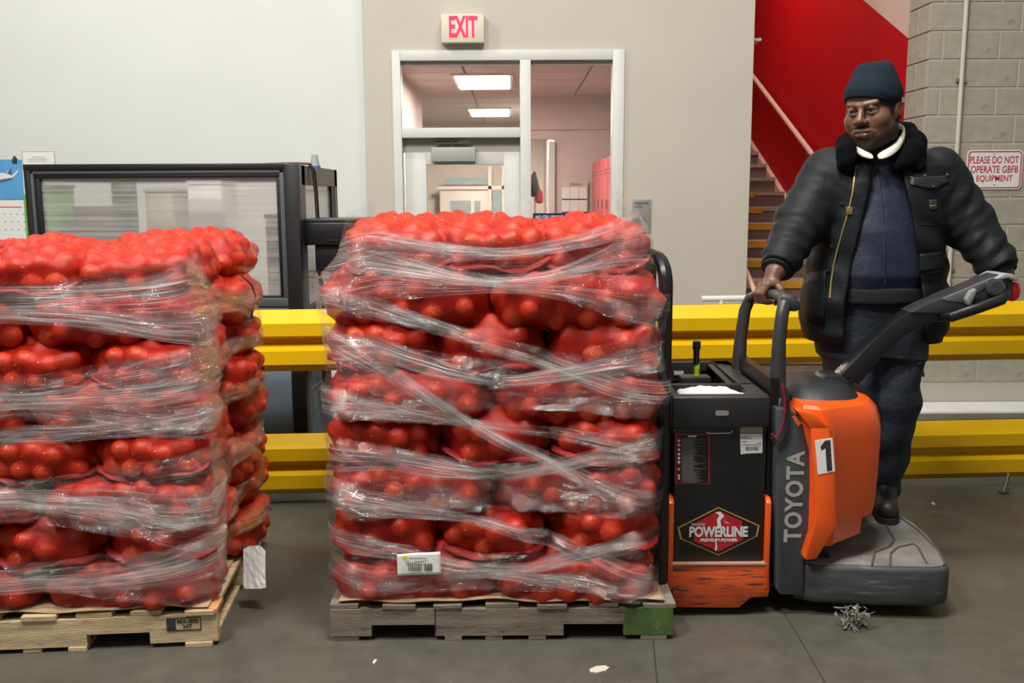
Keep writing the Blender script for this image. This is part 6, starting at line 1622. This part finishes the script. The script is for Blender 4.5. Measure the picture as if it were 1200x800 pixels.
# beard: the lower face a touch proud of the skin
BE = SDF(hp(0, 0, -0.05) - 0.17, hp(0, 0, -0.05) + 0.17, 0.004)
head_sdf(BE); BE.cap(hp(0, -0.025, -0.05), NB, 0.074, 0.080, 0.03)
sl, x, y, z = BE.win(BE.lo, BE.lo + BE.h * BE.n)
Hi = np.linalg.inv(Rh); P = [(Hi[i, 0] * (x - HC[0]) + Hi[i, 1] * (y - HC[1]) + Hi[i, 2] * (z - HC[2])) / HS for i in range(3)]
edge = -0.028 - 0.046 * np.clip((P[1] - 0.02) / 0.08, 0, 1) + 0.03 * np.clip((0.02 - P[1]) / 0.05, 0, 1)      # height of the beard line
reg = np.maximum(P[2] - edge, -(P[2] + 0.128)) * HS
reg = np.maximum(reg, (-0.012 - P[1]) * HS)
mous = np.maximum(np.abs(P[2] + 0.0405) - 0.0045, np.maximum(np.abs(P[0]) - 0.030, 0.06 - P[1])) * HS
BE.d = np.maximum(BE.d - 0.0016, np.minimum(reg, mous)).astype(np.float32)
bme = BE.mesh('beard', 1)
bv = np.empty(len(bme.vertices) * 3, np.float32); bme.vertices.foreach_get('co', bv); bv = (bv.reshape(-1, 3) - HC) @ Hi.T / HS
be_ = -0.028 - 0.046 * np.clip((bv[:, 1] - 0.02) / 0.08, 0, 1) + 0.03 * np.clip((0.02 - bv[:, 1]) / 0.05, 0, 1)
fd_ = np.clip((be_ - bv[:, 2]) / 0.026, 0, 1); fd_ = np.maximum(fd_, np.where((np.abs(bv[:, 2] + 0.0405) < 0.008) & (bv[:, 1] > 0.05), 0.7, 0))
bme.attributes.new('fade', 'FLOAT', 'POINT').data.foreach_set('value', fd_.astype(np.float32))
obj('beard', bme, M_beard, man)
# eyes
M_eye = mat('eye_white', (0.22, 0.17, 0.14), 0.3); M_iris = mat('dark_iris', (0.008, 0.005, 0.004), 0.1)
for s_ in (-1, 1):
    c = hp(s_ * 0.033, 0.0775, 0.0105); q = MB(); r = 0.0118 * HS
    q.lathe([(0, -r)] + [(r * math.sin(math.pi * k / 10), -r * math.cos(math.pi * k / 10)) for k in range(1, 10)] + [(0, r)], tuple(c), 16)
    ey = obj('eye', q, M_eye, man, smooth=True)
    g = hp(s_ * 0.033 - 0.0035, 0.0775 + 0.0085, 0.0100); q = MB(); r = 0.0052 * HS
    q.lathe([(0, -r)] + [(r * math.sin(math.pi * k / 8), -r * math.cos(math.pi * k / 8)) for k in range(1, 8)] + [(0, r)], tuple(g), 12)
    obj('iris', q, M_iris, ey, smooth=True)
    obj('eyebrow', MB().tube([hp(s_ * 0.014, 0.0985, 0.0285), hp(s_ * 0.032, 0.0945, 0.034), hp(s_ * 0.050, 0.082, 0.0315)], [0.0035, 0.0042, 0.002], 8), M_beard, man, smooth=True)
# beanie
HT = SDF(hp(0, 0, 0.09) - 0.22, hp(0, 0, 0.09) + 0.22, 0.005)
hell(HT, (0, -0.014, 0.050), (0.0905, 0.110, 0.092))
hcap(HT, (0.0, -0.020, 0.110), (0.030, -0.050, 0.138), 0.054, 0.024, 0.05)
sl, x, y, z = HT.win(HT.lo, HT.lo + HT.h * HT.n)
P = [(Hi[i, 0] * (x - HC[0]) + Hi[i, 1] * (y - HC[1]) + Hi[i, 2] * (z - HC[2])) / HS for i in range(3)]
rim = 0.014 + 0.46 * P[1] - 0.14 * P[0]
fold = 0.004 * np.clip(1 - np.abs(P[2] - rim - 0.028) / 0.030, 0, 1)
wr = 0.004 * np.sin(55 * (P[2] - 0.8 * P[1]) + 9 * P[0]) * np.clip((P[2] - 0.09) / 0.05, 0, 1)
HT.d = np.maximum(HT.d - fold - wr, (rim - P[2]) * HS).astype(np.float32)
hat = obj('beanie', HT.mesh('beanie', 1), M_hat, man)
HB = SDF(hp(0, 0, 0.04) - 0.16, hp(0, 0, 0.04) + 0.16, 0.004)
hell(HB, (0, -0.012, 0.040), (0.084, 0.1035, 0.088))
sl, x, y, z = HB.win(HB.lo, HB.lo + HB.h * HB.n)
P = [(Hi[i, 0] * (x - HC[0]) + Hi[i, 1] * (y - HC[1]) + Hi[i, 2] * (z - HC[2])) / HS for i in range(3)]
HB.d = np.maximum(HB.d, np.maximum(0.006 + 0.40 * P[1] - 0.10 * P[0] - P[2], P[2] - 0.06 - 0.40 * P[1]) * HS).astype(np.float32)
obj('headband', HB.mesh('headband', 1), M_hatin, man)
lg = HT.hit(1057, 117, 0.001)
obj('beanie_mark', MB().lathe([(0.008, -0.0015), (0.011, -0.0015), (0.011, 0.0015), (0.008, 0.0015)], tuple(lg), 14, 'y'), mat('grey_thread', (0.16, 0.18, 0.19), 0.6), hat)
# shirt
def fold_y(amp, fx, fz, ph): return lambda x, y, z: amp * np.sin(fx * x + 2.0 * np.sin(fz * z * 0.5) + ph) * np.cos(fz * z)
SHT = SDF((1.18, 3.78, 0.98), (1.98, 4.28, 1.80), 0.006)
zs = [zpx(352), zpx(336), zpx(320), zpx(270), zpx(220), zpx(195), zpx(180)]
cx2 = [xpx(1022, 352), xpx(1022, 336), xpx(1022, 320), xpx(1026, 270), xpx(1030, 220), xpx(1030, 195), xpx(1028, 180)]
SHT.column(zs, cx2, [4.04, 4.04, 4.03, 4.035, 4.05, 4.05, 4.05], [0.215, 0.22, 0.222, 0.22, 0.20, 0.15, 0.10], [0.170, 0.172, 0.182, 0.178, 0.155, 0.135, 0.115], 0, n=2.3, wob=fold_y(0.005, 26, 18, 0.5))
shirt = obj('shirt', SHT.mesh('shirt', 2), M_shirt, man)
HEM = SDF((1.18, 3.78, 0.98), (1.98, 4.28, 1.30), 0.006)
HEM.column([zpx(353), zpx(349), zpx(338), zpx(334)], [xpx(1022, 345)] * 4, [4.04] * 4, [0.222, 0.226, 0.226, 0.222], [0.176, 0.181, 0.181, 0.177], 0, n=2.3)
obj('waistband', HEM.mesh('waistband', 1), M_knit, shirt)
obj('placket', MB().tube([SHT.hit(px, py, 0.001) for px, py in ((1026, 186), (1028, 200), (1031, 220), (1034, 250), (1036, 285), (1037, 320), (1037, 334))], 0.005, 6), mat('navy_placket', (0.010, 0.015, 0.035), 0.6), shirt, smooth=True)
# cream shirt collar
for pts, w in (([(1024, 184, 3.855), (1012, 181, 3.86), (1004, 176, 3.885), (999, 170, 3.93), (1003, 165, 3.99)], 0.030), ([(1027, 184, 3.855), (1037, 181, 3.855), (1048, 174, 3.87), (1056, 165, 3.90), (1060, 155, 3.95), (1058, 148, 4.02), (1045, 146, 4.12)], 0.034)):
    q = MB(); ps = [pt(*p) for p in pts]; vs = []
    for k, p in enumerate(ps):
        u = k / (len(ps) - 1); ww = w * (0.75 + 0.5 * math.sin(math.pi * min(1, u * 1.2)))
        for (dy, dz) in ((0, ww * 0.5), (-0.016, ww * 0.15), (-0.022, -ww * 0.5), (-0.010, -ww * 0.5), (0.004, 0.0), (0.012, ww * 0.45)): vs.append((p[0], p[1] + dy, p[2] + dz))
    q.loft([vs[6 * k:6 * k + 6] for k in range(len(ps))])
    obj('collar', q, M_coll, shirt, smooth=True, angle=70, sub=1)
# jacket
J = SDF((0.88, 3.66, 0.90), (2.10, 4.36, 1.90), 0.006)
zj = [zpx(398), zpx(388), zpx(350), zpx(318), zpx(300), zpx(250), zpx(215), zpx(195), zpx(182), zpx(170)]
lx = [948, 944, 942, 950, 952, 955, 958, 964, 985, 1003]; rx = [1102, 1107, 1112, 1108, 1108, 1108, 1106, 1100, 1078, 1060]
pys = [398, 388, 350, 318, 300, 250, 215, 195, 182, 170]
cxj = [(xpx(a, p) + xpx(b, p)) / 2 for a, b, p in zip(lx, rx, pys)]; axj = [(xpx(b, p) - xpx(a, p)) / 2 for a, b, p in zip(lx, rx, pys)]
def quilt(x, y, z):
    q = 0.005 * np.sin(x * 24 + 3.0 * np.sin(z * 9)) * np.cos(z * 13 + 1) + 0.002 * np.sin(z * 50 + x * 35)
    return (q + 0.008 * (np.abs(np.cos(z * 27 + 0.4)) - 0.6) * np.clip((1.45 - z) * 8, 0, 1) * np.clip((x - 1.50) * 8, 0.15, 1)).astype(np.float32)
J.column(zj, cxj, [4.05] * 10, axj, [0.20, 0.215, 0.225, 0.215, 0.21, 0.205, 0.185, 0.165, 0.14, 0.10], 0, n=2.4, wob=quilt)
def sleeve(f, a, ph):
    return lambda t, dx, dy, dz: (a * 1.2 * (np.abs(np.sin(0.5 * f * t + ph + 14 * dx + 9 * dy + 1.2 * np.sin(25 * dz))) - 0.6) + 0.4 * a * np.sin(1.3 * f * t + 2 + dy * 45 + dx * 20)).astype(np.float32)
for a, b, c, cr, ph in ((SH_R, EL_R, WR_R, 0.074, 0.0), (SH_L, EL_L, WR_L, 0.080, 1.3)):
    cu = b + (c - b) * 0.90
    J.cap(a, b, 0.115, 0.098, 0.05, wob=sleeve(15, 0.006, ph)); J.cap(b, cu, 0.098, cr, 0.03, wob=sleeve(17, 0.007, ph + 1))
    ax_ = (c - b) / np.linalg.norm(c - b)
    e0 = cu + ax_ * 0.012
    J.put(lambda x, y, z: -((x - e0[0]) * ax_[0] + (y - e0[1]) * ax_[1] + (z - e0[2]) * ax_[2]), e0 - 0.11, e0 + 0.11, 0.008, 's')
# open front: left and right edges by height
zo = np.array([zpx(p) for p in (402, 350, 300, 250, 215, 190, 172)]); xo0 = np.array([xpx(p, q_) for p, q_ in ((974, 400), (975, 350), (984, 300), (996, 250), (1004, 215), (1007, 190), (1008, 172))]); xo1 = np.array([xpx(p, q_) for p, q_ in ((1068, 400), (1063, 350), (1058, 300), (1050, 250), (1042, 215), (1036, 190), (1030, 172))])
def wedge(x, y, z):
    a, b = np.interp(z, zo, xo0).astype(np.float32), np.interp(z, zo, xo1).astype(np.float32)
    sh = 0.36 * (y - 3.86)
    return np.maximum(np.maximum(a + sh - x, x - b - sh), y - 4.06)
J.put(wedge, (1.1, 3.6, 0.85), (2.0, 4.07, 1.9), 0.012, 's')
J.cap(hp(0, -0.03, -0.04), NB + np.array([0, 0, -0.02]), 0.098, 0.098, 0.01, 's')
jk = obj('jacket', J.mesh('jacket', 1), M_jack, man)
# knit cuffs
for b, c, r in ((EL_R, WR_R, 0.058), (EL_L, WR_L, 0.062)):
    d = c - b; obj('cuff', MB().tube([b + d * 0.80, b + d * 0.90, b + d * 0.97, b + d * (0.985 if r < 0.06 else 1.02)], [r * 0.95, r * 1.05, r * 1.0, r * 0.88], 20), M_knit, jk, smooth=True)
# pile collar
CF = SDF((1.30, 3.70, 1.50), (1.92, 4.34, 1.98), 0.006)
fur = lambda t, dx, dy, dz: (0.004 * np.sin(90 * dx + 70 * dz) * np.sin(85 * dy + 60 * t)).astype(np.float32)
cpts = [(996, 197, 3.885, .018), (994, 187, 3.885, .030), (992, 176, 3.90, .034), (992, 167, 3.96, .034), (1000, 161, 4.04, .038), (1022, 156, 4.14, .040), (1046, 153, 4.15, .042), (1062, 156, 4.07, .042), (1070, 166, 3.98, .042), (1068, 178, 3.92, .042), (1060, 189, 3.885, .034), (1050, 196, 3.87, .018)]
for k in range(len(cpts) - 1):
    a, b = cpts[k], cpts[k + 1]; CF.cap(pt(*a[:3]), pt(*b[:3]), a[3], b[3], 0.02, wob=fur)
# lapel falls
CF.cap(pt(1073, 170, 4.0), pt(1079, 194, 3.90), 0.040, 0.020, 0.03, wob=fur); CF.cap(pt(1064, 182, 3.91), pt(1074, 198, 3.89), 0.036, 0.018, 0.03, wob=fur); CF.cap(pt(991, 172, 3.95), pt(987, 195, 3.90), 0.032, 0.016, 0.03, wob=fur)
CF.cap(hp(0, -0.03, -0.04), NB, 0.086, 0.094, 0.008, 's')
obj('fur_collar', CF.mesh('fur_collar', 1), M_fur, jk)
# zip, snaps, pockets, patch
def jl(nm, pts, r, m, off=0.001, par=jk, n=6): return obj(nm, MB().tube([J.hit(px, py, off) for px, py in pts], r, n), m, par, smooth=True)
jl('zip', [(1003, 194), (1001, 210), (999, 226), (996, 240), (992, 255), (987, 272), (982, 290), (977, 310), (974, 330), (972.5, 349)], 0.0042, M_brass, 0.003)
zp = J.hit(995.5, 247, 0.006); obj('zip_pull', MB().box(tuple(zp + np.array([-0.014, -0.006, -0.016])), tuple(zp + np.array([0.012, 0.004, 0.016]))), M_brass, jk, bevel=0.004)
jl('storm_flap_seam', [(1049, 200), (1054, 230), (1060, 265), (1066, 300), (1072, 335), (1076, 365)], 0.0022, M_knit)
jl('front_seam', [(966, 205), (968, 240), (970, 280), (966, 320), (960, 350)], 0.0022, M_knit)
for px, py in ((987, 239), (975, 289), (965, 345), (1048, 248), (1058, 296), (1068, 352)):
    p = J.hit(px, py, 0.002); obj('snap_button', MB().lathe([(0, -0.004), (0.007, -0.003), (0.009, 0.002), (0, 0.004)], tuple(p), 12, 'y'), M_brass if (px, py) in ((1048, 248), (1068, 352)) else M_knit, jk, smooth=True)
def patch(nm, cor, m, off, par=jk, nx=8, ny=5, th=0.004):
    vs = []
    for j in range(ny + 1):
        for i in range(nx + 1):
            u, v = i / nx, j / ny
            px = (cor[0][0] * (1 - u) + cor[1][0] * u) * (1 - v) + (cor[3][0] * (1 - u) + cor[2][0] * u) * v
            py = (cor[0][1] * (1 - u) + cor[1][1] * u) * (1 - v) + (cor[3][1] * (1 - u) + cor[2][1] * u) * v
            vs.append(tuple(J.hit(px, py, off)))
    fs = [(j * (nx + 1) + i, (j + 1) * (nx + 1) + i, (j + 1) * (nx + 1) + i + 1, j * (nx + 1) + i + 1) for j in range(ny) for i in range(nx)]
    o = obj(nm, MB().add(vs, fs), m, par, smooth=True); md = o.modifiers.new('t', 'SOLIDIFY'); md.thickness = th; md.offset = 0; return o
M_leat = mat('black_leather_flap', (0.022, 0.021, 0.021), 0.4, bump=0.2, bscale=150)
fl_ = patch('pocket_flap', [(1067, 208), (1111, 205.5), (1112, 214), (1067, 217)], M_leat, 0.004)
patch('pocket_flap_tip', [(1067, 216), (1112, 213.5), (1096, 220), (1088, 220.5)], M_leat, 0.004)
for px, py in ((1068, 208), (1084, 205.5), (1110, 204.5), (1093.5, 218)):
    p = J.hit(px, py, 0.006); obj('rivet', MB().lathe([(0, -0.004), (0.004, -0.003), (0.005, 0.002), (0, 0.003)], tuple(p), 10, 'y'), M_brass, jk, smooth=True)
pa_ = patch('badge_patch', [(1089, 234), (1098, 233.5), (1098, 246), (1090, 246)], mat('dark_green_patch', (0.02, 0.028, 0.02), 0.6), 0.002)
patch('badge_stripe', [(1090.5, 240.5), (1097, 240), (1097, 242), (1090.5, 242.5)], mat('gold_thread', (0.16, 0.13, 0.05), 0.6), 0.005, jk, 4, 1, 0.002)
patch('hand_pocket', [(1074, 298), (1109, 294), (1111, 316), (1074, 320)], M_jack, 0.006)
jl('pocket_edge', [(1074, 320), (1085, 319.5), (1097, 318), (1110, 316)], 0.004, M_leat, 0.004)
patch('hand_pocket', [(942, 322), (968, 316), (966, 380), (942, 376)], M_jack, 0.008)
jl('pocket_edge', [(942, 322), (950, 320), (960, 318), (972, 317)], 0.004, M_leat, 0.006)
jl('quilt_seam', [(1078, 263), (1090, 263), (1106, 261)], 0.0022, M_knit); jl('quilt_seam', [(1076, 291), (1090, 290), (1108, 288)], 0.0022, M_knit)
# trousers
T = SDF((1.18, 3.80, 0.22), (1.96, 4.28, 1.16), 0.006)
zt2 = [zpx(415), zpx(395), zpx(370), zpx(345)]
T.column(zt2, [xpx(1022, 400)] * 4, [4.05] * 4, [0.215, 0.225, 0.215, 0.205], [0.135, 0.150, 0.160, 0.160], 0, n=2.6)
lw = lambda f, a, ph: (lambda t, dx, dy, dz: (a * np.sin(f * t + ph + 25 * dx) * np.clip(0.3 + t, 0, 1) + 0.004 * np.sin(40 * dx + 9 * t)).astype(np.float32))
for a, b, c, ph in ((HIP_R, KN_R, AN_R, 0.0), (HIP_L, KN_L, AN_L, 2.0)):
    T.cap(a, b, 0.118, 0.096, 0.05, wob=lw(9, 0.005, ph)); T.cap(b, c + np.array([0, 0, -0.005]), 0.095, 0.070, 0.03, wob=lw(16, 0.006, ph))
T.put(lambda x, y, z: z - 0.262 + 0 * x + 0 * y, (1.2, 3.8, 0.2), (1.95, 4.28, 0.262), 0.01, 's')
tr2 = obj('trousers', T.mesh('trousers', 1), M_trou, man)
def tl(nm, pts, r): return obj(nm, MB().tube([T.hit(px, py, 0.001) for px, py in pts], r, 6), M_trou, tr2, smooth=True)
tl('cargo_flap', [(1077, 425), (1080, 432), (1082, 440)], 0.007); tl('leg_seam', [(1066, 400), (1066, 430), (1064, 470), (1058, 520), (1050, 560)], 0.003)
# boots
for c, to in ((AN_L, np.array([1.575, 3.86, 0.252])), (AN_R, np.array([1.42, 3.85, 0.252]))):
    S = SDF(np.minimum(c, to) - 0.12, np.maximum(c, to) + 0.12, 0.005)
    heel = c + np.array([0.008, 0.02, -0.055])
    S.cap(c + np.array([0, 0, 0.02]), c + np.array([0, 0, -0.03]), 0.056, 0.056); S.cap(heel, to, 0.048, 0.046, 0.02)
    d = (to - heel); d[2] = 0; d /= np.linalg.norm(d)
    S.cap(c + d * 0.03, c + d * 0.10 + np.array([0, 0, -0.035]), 0.050, 0.036, 0.02)
    S.put(lambda x, y, z: z - 0.2285 + 0 * x + 0 * y, np.minimum(c, to) - 0.12, (c[0] + .12, c[1] + .12, 0.2285), 0, 's')
    bo_ = obj('boot', S.mesh('boot', 1), M_shoe, man)
    n_ = np.array([-d[1], d[0], 0]); q = MB(); ring = []
    for k in range(24):
        t = 2 * math.pi * k / 24; mid = (heel + to) / 2; L_ = np.linalg.norm((to - heel)[:2]) / 2 + 0.052
        p = mid + d * L_ * math.copysign(abs(math.cos(t)) ** 0.6, math.cos(t)) + n_ * 0.052 * math.copysign(abs(math.sin(t)) ** 0.8, math.sin(t)); ring.append((p[0], p[1]))
    q.prismz(ring, 0.2045, 0.2305); obj('sole', q, mat('boot_sole_rubber', (0.02, 0.02, 0.02), 0.8), bo_, smooth=True)
    for k in range(3):
        m_ = c + d * (0.045 + 0.022 * k) + np.array([0, 0, 0.022 - 0.022 * k]); obj('lace', MB().tube([m_ - n_ * 0.028, m_ + d * 0.012 + np.array([0, 0, 0.012]), m_ + n_ * 0.028], 0.004, 6), mat('boot_lace', (0.03, 0.03, 0.03), 0.7), bo_, smooth=True)
